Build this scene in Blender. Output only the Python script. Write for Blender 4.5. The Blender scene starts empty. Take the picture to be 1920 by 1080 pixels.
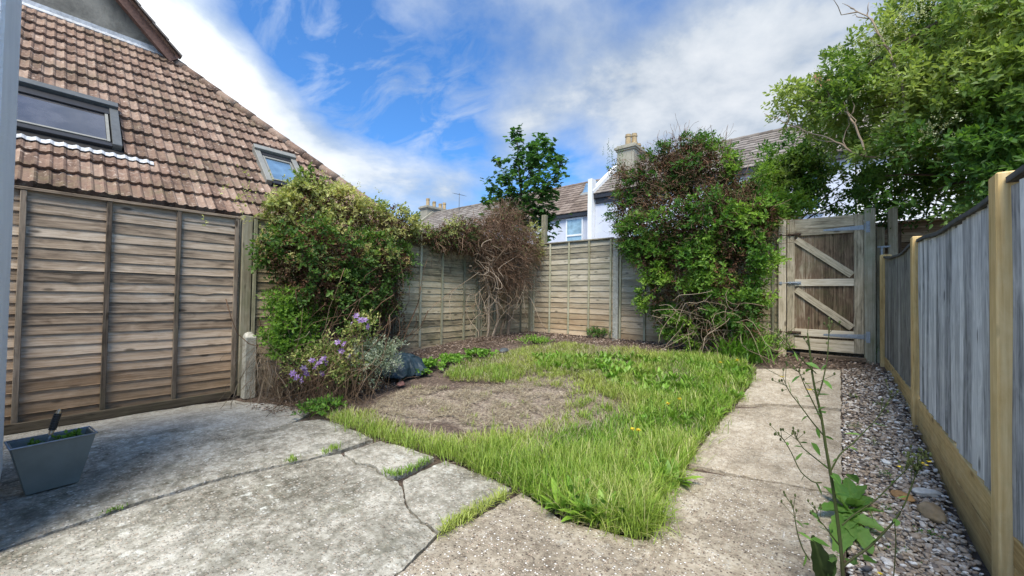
import bpy, bmesh, math, random
import numpy as np
from mathutils import Vector, Matrix, noise
from mathutils.geometry import delaunay_2d_cdt
random.seed(7); RG = np.random.default_rng(11)
C = bpy.context.scene.collection
SC = bpy.context.scene
R = math.radians

# ------------------------------------------------------------------ camera
FPX = 735.0; YAW = R(39.9); PITCH = R(1.17); ROLL = R(.93); CAMH = 1.1
cf = np.array([-math.sin(YAW)*math.cos(PITCH), math.cos(YAW)*math.cos(PITCH), math.sin(PITCH)])
cr0 = np.array([math.cos(YAW), math.sin(YAW), 0.]); cu0 = np.cross(cr0, cf)
cr = cr0*math.cos(ROLL)+cu0*math.sin(ROLL); cu = cu0*math.cos(ROLL)-cr0*math.sin(ROLL)
CP = np.array([0, 0, CAMH])
cam = bpy.data.objects.new('camera', bpy.data.cameras.new('camera')); C.objects.link(cam)
cam.data.sensor_width = 36; cam.data.lens = 36*FPX/1920; cam.data.clip_start = .05; cam.data.clip_end = 2000
m = Matrix.Identity(4)
for i in range(3):
    m[i][0] = cr[i]; m[i][1] = cu[i]; m[i][2] = -cf[i]; m[i][3] = CP[i]
cam.matrix_world = m
SC.camera = cam
def ray(x, y): return cf+cr*(x-960)/FPX-cu*(y-540)/FPX
def onX(x, y, X): d = ray(x, y); return CP+d*(X/d[0])
def onY(x, y, Y): d = ray(x, y); return CP+d*(Y/d[1])
def onD(x, y, D): return CP+ray(x, y)*D

# ------------------------------------------------------------------ node helper
class NT:
    def __init__(s, t): s.t = t; s.n = t.nodes; s.l = t.links
    def new(s, k, **kw):
        n = s.n.new(k)
        for a, v in kw.items(): setattr(n, a, v)
        return n
    def lk(s, a, b): s.l.new(a, b)
    def put(s, sock, v):
        if isinstance(v, (int, float)): sock.default_value = v
        elif isinstance(v, (tuple, list)):
            sock.default_value = tuple(v) if len(v) != 3 or sock.type != 'RGBA' else (*v, 1)
        else: s.lk(v, sock)
    def math(s, op, a, b=0., c=0., clamp=False):
        n = s.new('ShaderNodeMath', operation=op, use_clamp=clamp)
        for i, v in enumerate((a, b, c)): s.put(n.inputs[i], v)
        return n.outputs[0]
    def vm(s, op, a, b=(0, 0, 0)):
        n = s.new('ShaderNodeVectorMath', operation=op); s.put(n.inputs[0], a); s.put(n.inputs[1], b)
        return n.outputs['Value'] if op == 'DOT_PRODUCT' else n.outputs[0]
    def noise(s, vec, scale, detail=4, rough=.55, dist=0):
        n = s.new('ShaderNodeTexNoise'); s.lk(vec, n.inputs['Vector'])
        n.inputs['Scale'].default_value = scale; n.inputs['Detail'].default_value = detail
        n.inputs['Roughness'].default_value = rough; n.inputs['Distortion'].default_value = dist
        return n.outputs['Fac']
    def vor(s, vec, scale, out='Distance', feat='F1'):
        n = s.new('ShaderNodeTexVoronoi', feature=feat); s.lk(vec, n.inputs['Vector']); n.inputs['Scale'].default_value = scale
        return n.outputs[out]
    def mr(s, v, a, b, c=0., d=1.):
        n = s.new('ShaderNodeMapRange'); s.put(n.inputs[0], v)
        for i, q in enumerate((a, b, c, d)): n.inputs[i+1].default_value = q
        return n.outputs[0]
    def ramp(s, v, stops):
        n = s.new('ShaderNodeValToRGB'); s.put(n.inputs[0], v); e = n.color_ramp.elements
        while len(e) < len(stops): e.new(.5)
        for q, (p, c) in zip(e, stops): q.position = p; q.color = (*c, 1)
        return n.outputs[0]
    def mix(s, f, a, b, bt='MIX'):
        n = s.new('ShaderNodeMix', data_type='RGBA', blend_type=bt)
        s.put(n.inputs[0], f); s.put(n.inputs[6], a); s.put(n.inputs[7], b); return n.outputs[2]
    def attr(s, name, out='Fac'): return s.new('ShaderNodeAttribute', attribute_name=name).outputs[out]
    def bump(s, h, strength=.5, dist=.01):
        n = s.new('ShaderNodeBump'); s.lk(h, n.inputs['Height']); n.inputs['Strength'].default_value = strength
        n.inputs['Distance'].default_value = dist; return n.outputs[0]

# ------------------------------------------------------------------ world sky with clouds
SUN_EL, SUN_AZ = R(58), R(150)      # azimuth measured clockwise from +Y
w = bpy.data.worlds.new('World'); SC.world = w; w.use_nodes = True
W = NT(w.node_tree); W.n.clear()
sky = W.new('ShaderNodeTexSky', sky_type='NISHITA'); sky.sun_disc = False
sky.sun_elevation = SUN_EL; sky.sun_rotation = SUN_AZ; sky.air_density = 1.; sky.dust_density = .6; sky.ozone_density = 2.5
vec = W.new('ShaderNodeTexCoord').outputs['Generated']
bumps = [  # image direction, tightness, amount
 (300,70,120,.55),(380,140,130,.75),(450,190,150,.75),(530,240,150,.65),(600,285,170,.6),(660,320,170,.45),(200,0,60,.4),
 (720,335,260,.5),(800,345,260,.55),(860,360,400,.5),(960,262,260,.45),(1010,230,300,.3),
 (760,50,60,.30),(900,70,60,.22),(1050,60,50,.30),(1110,200,90,.34),(1230,225,80,.42),(1360,190,90,.38),(1420,60,60,.36),(1250,50,60,.22),(1480,250,90,.25),(1580,60,60,.3),(1750,200,20,.2),
 (620,180,90,-.45),(480,60,60,-.45),(560,110,110,-.3),(720,240,110,-.35),(820,230,120,-.3),(640,20,60,-.1),(850,30,250,-.25),(800,290,300,-.1),(1050,300,300,-.4),(900,180,120,-.15),(1420,60,250,-.2),(1190,10,300,-.2),(1300,130,150,-.1),(1080,280,200,-.2),(700,385,700,-.3)]
acc = None
for x, y, k, a in bumps:
    d = ray(x, y); d = d/np.linalg.norm(d)
    dt = W.vm('DOT_PRODUCT', vec, tuple(d))
    g = W.math('EXPONENT', W.math('MULTIPLY_ADD', dt, float(k), -float(k)))
    acc = W.math('MULTIPLY_ADD', g, a, acc if acc else 0.)
sep = W.new('ShaderNodeSeparateXYZ'); W.lk(vec, sep.inputs[0])
zz = W.math('MAXIMUM', W.math('ADD', sep.outputs[2], .14), .05)
cm = W.new('ShaderNodeCombineXYZ'); W.lk(W.math('DIVIDE', sep.outputs[0], zz), cm.inputs[0]); W.lk(W.math('DIVIDE', sep.outputs[1], zz), cm.inputs[1])
n1 = W.noise(cm.outputs[0], 1.5, 9, .56, .25); n2 = W.noise(cm.outputs[0], 5., 6, .6, .2); n3 = W.noise(cm.outputs[0], .55, 3)
n4 = W.noise(vec, 3.2, 7, .55, .1)
dens = W.math('ADD', W.math('ADD', acc, W.math('MULTIPLY_ADD', n1, 1.5, -.75)), W.math('MULTIPLY_ADD', n2, .55, -.275))
dens = W.math('ADD', dens, W.math('MULTIPLY_ADD', n4, 1.3, -.65))
cover = W.mr(dens, .02, .85); cover = W.math('POWER', cover, .8)
veil = W.mr(W.noise(W.vm('MULTIPLY', cm.outputs[0], (1.0, 2.2, 1)), 2.6, 8, .6, .6), .46, .78, 0, .75); cover = W.math('MAXIMUM', cover, veil)
shade = W.math('ADD', W.math('MULTIPLY', n4, .55), W.math('MULTIPLY', n1, .6))
ccol = W.ramp(shade, [(.42, (.145,.185,.245)), (.54, (.23,.275,.33)), (.68, (.36,.40,.44))])
ccol = W.mix(W.mr(dens, .7, 1.35), ccol, (.45,.475,.495))
sunv = (math.sin(SUN_AZ)*math.cos(SUN_EL), math.cos(SUN_AZ)*math.cos(SUN_EL), math.sin(SUN_EL))
fill_glow = W.math('MULTIPLY_ADD', W.math('EXPONENT', W.math('MULTIPLY_ADD', W.vm('DOT_PRODUCT', vec, (-.05, -.88, .46)), 2.1, -2.1)), 4.2, .86)   # added cloud brightness low behind the camera, out of view, to fill shade
ccol = W.vm('SCALE', ccol); W.lk(fill_glow, ccol.node.inputs['Scale']); ccol = W.vm('MULTIPLY', ccol, (.97, .93, .885))
skc = W.vm('MULTIPLY', sky.outputs[0], (.042,.078,.112))
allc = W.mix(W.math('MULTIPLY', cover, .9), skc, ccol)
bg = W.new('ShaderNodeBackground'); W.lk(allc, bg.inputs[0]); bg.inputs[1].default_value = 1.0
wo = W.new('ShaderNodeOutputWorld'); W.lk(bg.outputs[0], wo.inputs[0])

sl = bpy.data.lights.new('sun', 'SUN'); sl.energy = 2.8; sl.angle = R(32); sl.color = (1, .93, .81)
so = bpy.data.objects.new('sun', sl); C.objects.link(so)
sd = Vector((math.sin(SUN_AZ)*math.cos(SUN_EL), math.cos(SUN_AZ)*math.cos(SUN_EL), math.sin(SUN_EL)))
so.rotation_euler = sd.to_track_quat('Z', 'Y').to_euler()
SC.view_settings.view_transform = 'Standard'; SC.view_settings.look = 'None'
SC.view_settings.gamma = 1; SC.view_settings.exposure = 1.15

# ------------------------------------------------------------------ geometry helper
class Geo:
    def __init__(s): s.V = []; s.F = []; s.A = []; s.G = []; s.n = 0; s.sm = []
    def add(s, V, Fs, rnd=0., tone=0., gc=None, smooth=False):
        V = np.asarray(V, float).reshape(-1, 3); k = len(V)
        if not isinstance(Fs, list) or (Fs and not hasattr(Fs[0], 'shape')): Fs = [np.asarray(Fs)]
        for f in Fs:
            if len(f): s.F.append(np.asarray(f, int)+s.n); s.sm.append(smooth)
        a = np.zeros((k, 2)); a[:, 0] = rnd; a[:, 1] = tone; s.A.append(a)
        s.G.append(V if gc is None else np.asarray(gc, float).reshape(-1, 3)); s.V.append(V); s.n += k
        return s
    def build(s, name, mat, origin=(0, 0, 0)):
        V = np.concatenate(s.V)-np.array(origin, float); me = bpy.data.meshes.new(name)
        me.vertices.add(len(V)); me.vertices.foreach_set('co', V.ravel())
        idx = np.concatenate([f.ravel() for f in s.F]); cnt = np.concatenate([np.full(len(f), f.shape[1]) for f in s.F])
        me.loops.add(len(idx)); me.loops.foreach_set('vertex_index', idx)
        me.polygons.add(len(cnt)); me.polygons.foreach_set('loop_start', np.concatenate([[0], np.cumsum(cnt)[:-1]]))
        sm = np.concatenate([np.full(len(f), q) for f, q in zip(s.F, s.sm)]); me.polygons.foreach_set('use_smooth', sm)
        me.update(calc_edges=True)
        A = np.concatenate(s.A)
        for i, nm in enumerate(('rnd', 'tone')):
            me.attributes.new(nm, 'FLOAT', 'POINT').data.foreach_set('value', A[:, i].copy())
        me.attributes.new('gc', 'FLOAT_VECTOR', 'POINT').data.foreach_set('vector', np.concatenate(s.G).ravel())
        me.materials.append(mat)
        return me
def N(v): v = np.asarray(v, float); return v/np.maximum(np.linalg.norm(v, axis=-1, keepdims=True), 1e-9)
BF = np.array([(0,1,3,2),(4,6,7,5),(0,4,5,1),(2,3,7,6),(0,2,6,4),(1,5,7,3)])
def obox(g, c, ax, h, rnd=None, tone=0., jit=0.):
    """oriented box: centre, three axes, half sizes"""
    ax = np.asarray(ax, float); h = np.asarray(h, float); V = []; L = []
    for i in (-1, 1):
        for j in (-1, 1):
            for k in (-1, 1):
                l = np.array([i, j, k])*h; L.append(l); V.append(np.asarray(c)+l@ax)
    L = np.array(L); o = np.argsort(-h); r = random.random() if rnd is None else rnd
    V = np.array(V)+(RG.normal(0, jit, (8, 3)) if jit else 0)
    g.add(V, BF, r, tone, L[:, o]+np.array([r*7, r*3, 0]))
def box(g, lo, hi, rnd=None, tone=0., jit=0.):
    lo = np.array(lo, float); hi = np.array(hi, float); obox(g, (lo+hi)/2, np.eye(3), (hi-lo)/2, rnd, tone, jit)
def beam(g, a, b, w_, t_, up=(0, 0, 1), rnd=None, tone=0.):
    a = np.array(a, float); b = np.array(b, float); d = b-a; L = np.linalg.norm(d); d = d/L
    s = N(np.cross(d, up)); u = np.cross(s, d); obox(g, (a+b)/2, [d, s, u], [L/2, w_/2, t_/2], rnd, tone)
def tubes(g, P, Rd, sides=4, rnd=None, tone=0., smooth=True):
    P = np.asarray(P, float)
    if P.ndim == 2: P = P[None]
    n, k, _ = P.shape; Rd = np.broadcast_to(np.asarray(Rd, float), (n, k))
    T = N(np.gradient(P, axis=1)); ref = np.where(np.abs(T[..., 2:3]) > .9, np.array([1., 0, 0]), np.array([0, 0, 1.]))
    S = N(np.cross(T, ref)); U = np.cross(S, T); a = np.arange(sides)*2*math.pi/sides
    V = P[:, :, None]+Rd[..., None, None]*(S[:, :, None]*np.cos(a)[:, None]+U[:, :, None]*np.sin(a)[:, None])
    i = np.arange(n)[:, None, None]; j = np.arange(k-1)[None, :, None]; q = np.arange(sides)[None, None]
    b = (i*k+j)*sides; f = np.stack([b+q, b+(q+1) % sides, b+sides+(q+1) % sides, b+sides+q], -1).reshape(-1, 4)
    r = RG.random(n) if rnd is None else np.full(n, rnd)
    ln = np.cumsum(np.linalg.norm(np.diff(P, axis=1, prepend=P[:, :1]), axis=2), axis=1)
    gc = np.stack(np.broadcast_arrays(ln[:, :, None]+r[:, None, None]*5, np.cos(a)*.02, np.sin(a)*.02), -1)
    caps = [np.arange(sides)+((ii*k+k-1)*sides) for ii in range(n)]
    g.add(V.reshape(-1, 3), [f, np.array(caps)], np.repeat(r, k*sides), tone, gc.reshape(-1, 3), smooth)
def leaves(g, P, D, Nn, L, Wd, fold=.25, rnd=None, tone=0.):
    """folded six-point leaves: base point, direction, normal, length, width"""
    P = np.asarray(P, float); n = len(P); D = N(D); S = N(np.cross(D, Nn)); Nn = np.cross(S, D)
    L = np.broadcast_to(np.asarray(L, float), (n,))[:, None]; Wd = np.broadcast_to(np.asarray(Wd, float), (n,))[:, None]
    droop = RG.uniform(-.1, .22, (n, 1))
    def pt(t, s_): return P+D*L*t+S*Wd*s_+Nn*(abs(s_)*Wd*fold-droop*L*t*t)
    V = np.stack([pt(0, 0), pt(.3, .46), pt(.66, .4), pt(1, 0), pt(.66, -.4), pt(.3, -.46)], 1).reshape(-1, 3)
    b = np.arange(n)[:, None]*6; F = np.concatenate([b+np.array([0, 1, 2, 3]), b+np.array([0, 3, 4, 5])])
    r = RG.random(n) if rnd is None else np.broadcast_to(rnd, (n,)); t = np.broadcast_to(tone, (n,))
    gc = np.tile(np.array([(0, 0, 0), (.3, .5, 0), (.66, .5, 0), (1, 0, 0), (.66, -.5, 0), (.3, -.5, 0)]), (n, 1))
    g.add(V, F, np.repeat(r, 6), np.repeat(t, 6), gc)
def blades(g, P, az, L, W_, lean, curl, nseg=3, prof=None, rnd=None, tone=0., fold=0.):
    """strip leaves rising from the ground: az direction, lean from vertical, extra bend"""
    P = np.asarray(P, float); n = len(P); L, W_, lean, curl, az = [np.broadcast_to(np.asarray(q, float), (n,)) for q in (L, W_, lean, curl, az)]
    prof = np.array([.7, 1, .7, .06]) if prof is None else np.array(prof); k = len(prof)
    H_ = np.stack([np.cos(az), np.sin(az), 0*az], 1); S = np.stack([-np.sin(az), np.cos(az), 0*az], 1)
    pos = P.copy(); V = []; a = lean.copy()
    for i in range(k):
        wv = S*(W_*prof[i]/2)[:, None]; up = np.stack([-np.cos(az)*np.cos(a), -np.sin(az)*np.cos(a), np.sin(a)], 1)*0
        fl = np.array([0, 0, 1.])*(W_*prof[i]*fold)[:, None]
        if fold: V += [pos+wv+fl, pos, pos-wv+fl]
        else: V += [pos+wv, pos-wv]
        pos = pos+(H_*np.sin(a)[:, None]+np.array([0, 0, 1.])*np.cos(a)[:, None])*(L/(k-1))[:, None]; a = a+curl/(k-1)
    c = 3 if fold else 2
    V = np.stack(V, 1).reshape(-1, 3); b = np.arange(n)[:, None]*(k*c); F = []
    for i in range(k-1):
        for j in range(c-1): F.append(b+np.array([i*c+j, i*c+j+1, (i+1)*c+j+1, (i+1)*c+j]))
    r = RG.random(n) if rnd is None else np.broadcast_to(rnd, (n,)); t = np.broadcast_to(tone, (n,))
    g.add(V, np.concatenate(F), np.repeat(r, k*c), np.repeat(t, k*c), None, fold > 0)
def wig(S, D, L, k, amp, grav=0., seed=None):
    """wandering curves from S along D"""
    S = np.asarray(S, float); n = len(S); t = np.linspace(0, 1, k)[None, :, None]; D = N(D)
    L = np.broadcast_to(np.asarray(L, float), (n,))[:, None, None]
    P = S[:, None]+D[:, None]*L*t
    for f_ in (1.3, 2.9):
        ph = RG.uniform(0, 6.28, (n, 1, 3)); P = P+amp*L/f_*(np.sin(f_*math.pi*t+ph)-np.sin(ph))*RG.normal(1, .4, (n, 1, 3))
    P[..., 2] += (grav*L*t*t)[..., 0]
    return P

# ------------------------------------------------------------------ object helper
def tag(o, label=None, cat=None, group=None, kind=None):
    if label: o['label'] = label
    if cat: o['category'] = cat
    if group: o['group'] = group
    if kind: o['kind'] = kind
    return o
def thing(name, label, cat, loc=(0, 0, 0), group=None):
    o = bpy.data.objects.new(name, None); C.objects.link(o); o.location = loc; o.empty_display_size = .1
    o['o0'] = [float(q) for q in loc]
    return tag(o, label, cat, group)
def part(name, g, mat, parent, bev=0, label=None):
    """a mesh in world coordinates hung under its thing (or under a part of it)"""
    o0 = parent['o0']; o = bpy.data.objects.new(name, g.build(name, mat, o0)); C.objects.link(o); o.parent = parent; o['o0'] = list(o0)
    if bev: b = o.modifiers.new('bevel', 'BEVEL'); b.width = bev; b.segments = 1; b.limit_method = 'ANGLE'
    if parent.type == 'MESH': pass
    if label: o['label'] = label
    return o
def single(name, g, mat, label, cat, loc=(0, 0, 0), group=None, kind=None, bev=0):
    o = bpy.data.objects.new(name, g.build(name, mat, loc)); C.objects.link(o); o.location = loc; o['o0'] = [float(q) for q in loc]
    if bev: b = o.modifiers.new('bevel', 'BEVEL'); b.width = bev; b.segments = 1; b.limit_method = 'ANGLE'
    return tag(o, label, cat, group, kind)
def setting(name, g, mat, kind='structure', label=None, cat=None):
    o = bpy.data.objects.new(name, g.build(name, mat)); C.objects.link(o); return tag(o, label, cat, None, kind)

# ------------------------------------------------------------------ materials
def mat(name):
    m_ = bpy.data.materials.new(name); m_.use_nodes = True; t = NT(m_.node_tree)
    return m_, t, t.n['Principled BSDF']
def plain(name, col, rough=.6, metal=0., var=.25, scale=30., bump=.15, bd=.004):
    m_, t, b = mat(name); c = t.new('ShaderNodeTexCoord').outputs['Object']
    n = t.noise(c, scale, 5, .6); n2 = t.noise(c, scale*.12, 4, .6)
    f = t.mr(t.math('ADD', t.math('MULTIPLY', n, .5), t.math('MULTIPLY', n2, .5)), .35, .65)
    lo = tuple(q*(1-var) for q in col); hi = tuple(min(1, q*(1+var)) for q in col)
    t.lk(t.mix(f, lo, hi), b.inputs['Base Color']); b.inputs['Roughness'].default_value = rough; b.inputs['Metallic'].default_value = metal
    if bump: t.lk(t.bump(n, bump, bd), b.inputs['Normal'])
    return m_
def wood(name, dark, mid, light, knots=True, green=0., lowwarm=None, grey=None, spot=.0):
    m_, t, b = mat(name); gc = t.attr('gc', 'Vector'); rn = t.attr('rnd')
    off = t.new('ShaderNodeCombineXYZ'); t.lk(t.math('MULTIPLY', rn, 37.), off.inputs[0]); t.lk(t.math('MULTIPLY', rn, 11.), off.inputs[1])
    v = t.vm('ADD', gc, off.outputs[0])
    g1 = t.noise(t.vm('MULTIPLY', v, (2.2, 75, 75)), 1, 6, .65, .5)
    g2 = t.noise(t.vm('MULTIPLY', v, (5, 17, 17)), 1, 5, .6, 1.2)
    g3 = t.noise(t.vm('MULTIPLY', v, (1.1, 4, 4)), 1, 3)
    f = t.math('ADD', t.math('MULTIPLY', g1, .55), t.math('ADD', t.math('MULTIPLY', g2, .35), t.math('MULTIPLY', g3, .25)))
    f = t.math('ADD', f, t.math('MULTIPLY_ADD', rn, .22, -.15))
    c = t.ramp(f, [(.36, dark), (.54, mid), (.72, light)])
    pz = t.new('ShaderNodeSeparateXYZ'); gp = t.new('ShaderNodeNewGeometry').outputs['Position']; t.lk(gp, pz.inputs[0])
    big = t.noise(gp, 2.3, 4, .6)
    if lowwarm:  # cleaner, redder timber near the ground, greyed timber above
        lw = t.math('ADD', pz.outputs[2], t.math('MULTIPLY_ADD', big, .9, -.45))
        c = t.mix(t.mr(lw, lowwarm[1]+.5, lowwarm[1]-.4, 0, .62), c, t.mix(.55, c, lowwarm[0]))
    if green:
        gg = t.mr(t.math('ADD', t.noise(gp, 5, 5, .65), t.math('MULTIPLY', g2, .3)), .62, .85, 0, green)
        c = t.mix(gg, c, (.13, .15, .06))
    c = t.mix(t.mr(t.math('ADD', pz.outputs[2], t.math('MULTIPLY', t.noise(gp, 9, 4, .7), .5)), .62, .28, 0, .38), c, (.10, .085, .05))
    if grey: c = t.mix(t.mr(big, .45, .7, 0, .6), c, grey)
    if knots:
        kv = t.vm('MULTIPLY', v, (3.2, 9, 9)); kd = t.vor(kv, 1.)
        c = t.mix(t.mr(kd, .16, .08, 0, .75), c, tuple(q*.45 for q in dark))
    t.lk(c, b.inputs['Base Color']); b.inputs['Roughness'].default_value = .85; b.inputs['Specular IOR Level'].default_value = .2
    t.lk(t.bump(t.math('ADD', g1, t.math('MULTIPLY', g2, .5)), .6, .004), b.inputs['Normal'])
    return m_
def foliage(name, stops, tonecol=None, trans=.35, rough=.5, veins=True, tonemax=1.):
    """leaf colours by a per-leaf random value; 'tone' blends to a second kind of leaf"""
    m_, t, b = mat(name); rn = t.attr('rnd'); c = t.ramp(rn, stops)
    if tonecol: c = t.mix(t.math('MULTIPLY', t.attr('tone'), tonemax), c, t.mix(t.math('FRACT', t.math('MULTIPLY', rn, 7.3)), tonecol, tuple(q*.62 for q in tonecol)))
    c = t.mix(t.mr(t.noise(t.new('ShaderNodeNewGeometry').outputs['Position'], 55, 4, .6), .35, .65, 0, .35), c, t.vm('MULTIPLY', c, (.5, .55, .5)))
    s = t.new('ShaderNodeSeparateXYZ'); t.lk(t.attr('gc', 'Vector'), s.inputs[0])
    if veins:
        c = t.mix(t.mr(t.math('ABSOLUTE', s.outputs[1]), 0, .09, .35, 0), c, t.mix(.5, c, (.25, .32, .12)))
    t.lk(c, b.inputs['Base Color']); b.inputs['Roughness'].default_value = rough; b.inputs['Specular IOR Level'].default_value = .35
    tr = t.new('ShaderNodeBsdfTranslucent'); t.lk(t.mix(.5, c, t.vm('MULTIPLY', c, (1.5, 1.7, .6))), tr.inputs[0])
    mx = t.new('ShaderNodeMixShader'); mx.inputs[0].default_value = trans
    t.lk(b.outputs[0], mx.inputs[1]); t.lk(tr.outputs[0], mx.inputs[2]); t.lk(mx.outputs[0], t.n['Material Output'].inputs[0])
    return m_
def concrete(name, cols, agg=0., agscale=90., lichen=.3, stain=.5, moss=0.):
    m_, t, b = mat(name); p = t.new('ShaderNodeNewGeometry').outputs['Position']
    big = t.noise(p, 1.1, 5, .6, .3); midn = t.noise(p, 6, 6, .68); fine = t.noise(p, 70, 4, .7); f2 = t.noise(p, 24, 5, .7)
    f = t.math('ADD', t.math('MULTIPLY', big, .4), t.math('ADD', t.math('MULTIPLY', midn, .36), t.math('MULTIPLY', f2, .26)))
    c = t.ramp(f, [(.41, cols[0]), (.51, cols[1]), (.61, cols[2])])
    c = t.mix(t.mr(fine, .35, .65, .0, .45), c, t.vm('MULTIPLY', c, (.52, .52, .5)))
    h = t.math('ADD', t.math('MULTIPLY', fine, .5), midn)
    if agg:
        vc = t.new('ShaderNodeTexVoronoi'); t.lk(p, vc.inputs['Vector']); vc.inputs['Scale'].default_value = agscale; vc.inputs['Randomness'].default_value = 1
        s = t.new('ShaderNodeSeparateColor'); t.lk(vc.outputs['Color'], s.inputs[0])
        st = t.ramp(s.outputs[0], [(0, (.10,.08,.065)), (.25, (.26,.2,.15)), (.5, (.42,.35,.27)), (.72, (.45,.34,.25)), (.84, (.66,.6,.52)), (1, (.85,.82,.76))])
        keep = t.math('MULTIPLY', t.mr(vc.outputs['Distance'], .52, .36), t.mr(s.outputs[1], .42, .5, 0, agg))
        c = t.mix(keep, c, st); h = t.math('ADD', h, t.math('MULTIPLY', keep, .9))
    if lichen:
        lv = t.noise(p, 13, 6, .75); lm = t.noise(p, 2.1, 3)
        c = t.mix(t.math('MULTIPLY', t.mr(lv, .56, .64, 0, lichen), t.mr(lm, .42, .6)), c, (.62, .62, .55))
    if stain: c = t.mix(t.mr(t.noise(p, 3.1, 6, .7, .6), .53, .68, 0, stain), c, (.085, .083, .065))
    if moss: c = t.mix(t.mr(t.noise(p, 4.3, 5, .7), .55, .72, 0, moss), c, (.12, .125, .06))
    t.lk(c, b.inputs['Base Color']); b.inputs['Roughness'].default_value = .92; b.inputs['Specular IOR Level'].default_value = .15
    t.lk(t.bump(h, .75, .012), b.inputs['Normal'])
    return m_
M = {}
M['lap'] = wood('weathered lap wood', (.12,.092,.066), (.40,.31,.225), (.66,.56,.44), True, .0, ((.60,.36,.19), .5))
M['lap_batten'] = wood('dark batten wood', (.05,.038,.028), (.16,.125,.095), (.32,.26,.2), True, .15)
M['lap_far'] = wood('mossy lap wood', (.12,.10,.065), (.42,.335,.205), (.62,.53,.36), True, .3)
M['lap_back'] = wood('back lap wood', (.12,.105,.08), (.33,.29,.21), (.52,.47,.37), True, .2, ((.62,.37,.17), .85))
M['batten_pale'] = wood('pale batten wood', (.15,.135,.09), (.35,.33,.22), (.5,.48,.36), False, .4)
M['post_wood'] = wood('grey green post wood', (.11,.095,.06), (.26,.23,.155), (.4,.37,.28), True, .4)
M['gate'] = wood('gate frame wood', (.17,.14,.09), (.55,.46,.32), (.78,.69,.54), True, .1)
M['gate_board'] = wood('gate board wood', (.07,.045,.028), (.22,.15,.095), (.56,.47,.34), True, .35)
M['new_wood'] = wood('new pine', (.36,.225,.085), (.62,.43,.185), (.76,.58,.30), True, .15)
M['feather'] = wood('blue grey board wood', (.16,.165,.17), (.47,.475,.475), (.78,.78,.76), True, .0)
M['feather_far'] = wood('brown grey board wood', (.10,.095,.085), (.26,.25,.22), (.45,.43,.39), True, .15)
M['cap_wood'] = wood('dark capping wood', (.04,.04,.04), (.11,.11,.105), (.22,.22,.21), False)
M['bark'] = wood('bark', (.05,.035,.022), (.13,.095,.065), (.24,.19,.14), False)
M['bark_pale'] = wood('pale dry stem', (.13,.095,.06), (.28,.21,.145), (.45,.37,.28), False)
M['bark_red'] = wood('red brown twig', (.06,.034,.02), (.17,.10,.06), (.36,.25,.17), False)
M['slab'] = concrete('slab concrete', ((.13,.12,.09), (.31,.29,.235), (.54,.51,.43)), .5, 75., .95, .6, .25)
M['slab_pale'] = concrete('pale slab concrete', ((.24,.225,.185), (.37,.35,.30), (.52,.50,.44)), .4, 85., .6, .35)
M['agg'] = concrete('aggregate concrete', ((.21,.175,.13), (.38,.325,.245), (.55,.49,.39)), .95, 95., .3, .25)
M['path'] = concrete('path concrete', ((.27,.225,.165), (.42,.36,.275), (.56,.50,.40)), .6, 105., .2, .25)
M['conc_post'] = concrete('post concrete', ((.30,.29,.24), (.46,.45,.38), (.62,.6,.53)), .3, 120., .3, .3, .3)
M['render_white'] = None
def render_wall(name, col, bs=60, bstr=.9, dirt=.0, dcol=(.2, .19, .16)):
    m_, t, b = mat(name); p = t.new('ShaderNodeNewGeometry').outputs['Position']
    n = t.noise(p, bs, 4, .6); n2 = t.noise(p, 3, 6, .65)
    c = t.mix(t.mr(n2, .35, .7, 0, 1), col, tuple(q*.88 for q in col))
    if dirt: c = t.mix(t.mr(t.noise(p, 2.2, 8, .75, .4), .4, .62, 0, dirt), c, dcol)
    t.lk(c, b.inputs['Base Color']); b.inputs['Roughness'].default_value = .9
    t.lk(t.bump(n, bstr, .006), b.inputs['Normal']); return m_
M['render_white'] = render_wall('white textured render', (.86, .87, .86), 75, 1.)
M['render_lilac'] = render_wall('lilac grey render', (.58, .61, .68), 20, .2)
M['render_cream'] = render_wall('white render', (.78, .78, .76), 20, .2)
M['gable'] = render_wall('stained gable render', (.30, .28, .23), 30, .6, .8, (.09, .085, .07))
def tile_mat(name, cols, moss=.3, bleach=.5, spscale=9):
    m_, t, b = mat(name); p = t.new('ShaderNodeNewGeometry').outputs['Position']; rn = t.attr('rnd')
    n = t.noise(p, spscale, 6, .7, .4); n2 = t.noise(p, 1.3, 4, .6); n3 = t.noise(p, 45, 4, .6)
    c = t.ramp(t.math('ADD', t.math('MULTIPLY', n, .7), t.math('MULTIPLY_ADD', rn, .34, 0.)), [(.28, cols[0]), (.5, cols[1]), (.75, cols[2])])
    c = t.mix(t.mr(t.noise(p, spscale*1.7, 5, .7, .8), .56, .68, 0, bleach), c, cols[3])
    c = t.mix(t.math('MULTIPLY', t.mr(n2, .45, .62, 0, moss), t.mr(n, .42, .6)), c, (.12, .105, .055))
    c = t.mix(t.mr(n3, .4, .65, 0, .35), c, t.vm('MULTIPLY', c, (.5, .5, .5)))
    t.lk(c, b.inputs['Base Color']); b.inputs['Roughness'].default_value = .9; b.inputs['Specular IOR Level'].default_value = .15
    t.lk(t.bump(t.math('ADD', n, n3), .5, .006), b.inputs['Normal']); return m_
M['tile'] = tile_mat('clay pantile', ((.09,.06,.045), (.23,.15,.11), (.36,.26,.195), (.58,.48,.39)), .6, .8, 11)
M['slate_brown'] = tile_mat('brown roof tile', ((.10,.075,.06), (.19,.145,.115), (.27,.215,.175), (.34,.29,.24)), .2, .25, 4)
M['slate_grey'] = tile_mat('grey roof tile', ((.12,.10,.085), (.21,.18,.155), (.29,.26,.225), (.36,.33,.29)), .3, .25, 4)
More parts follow.
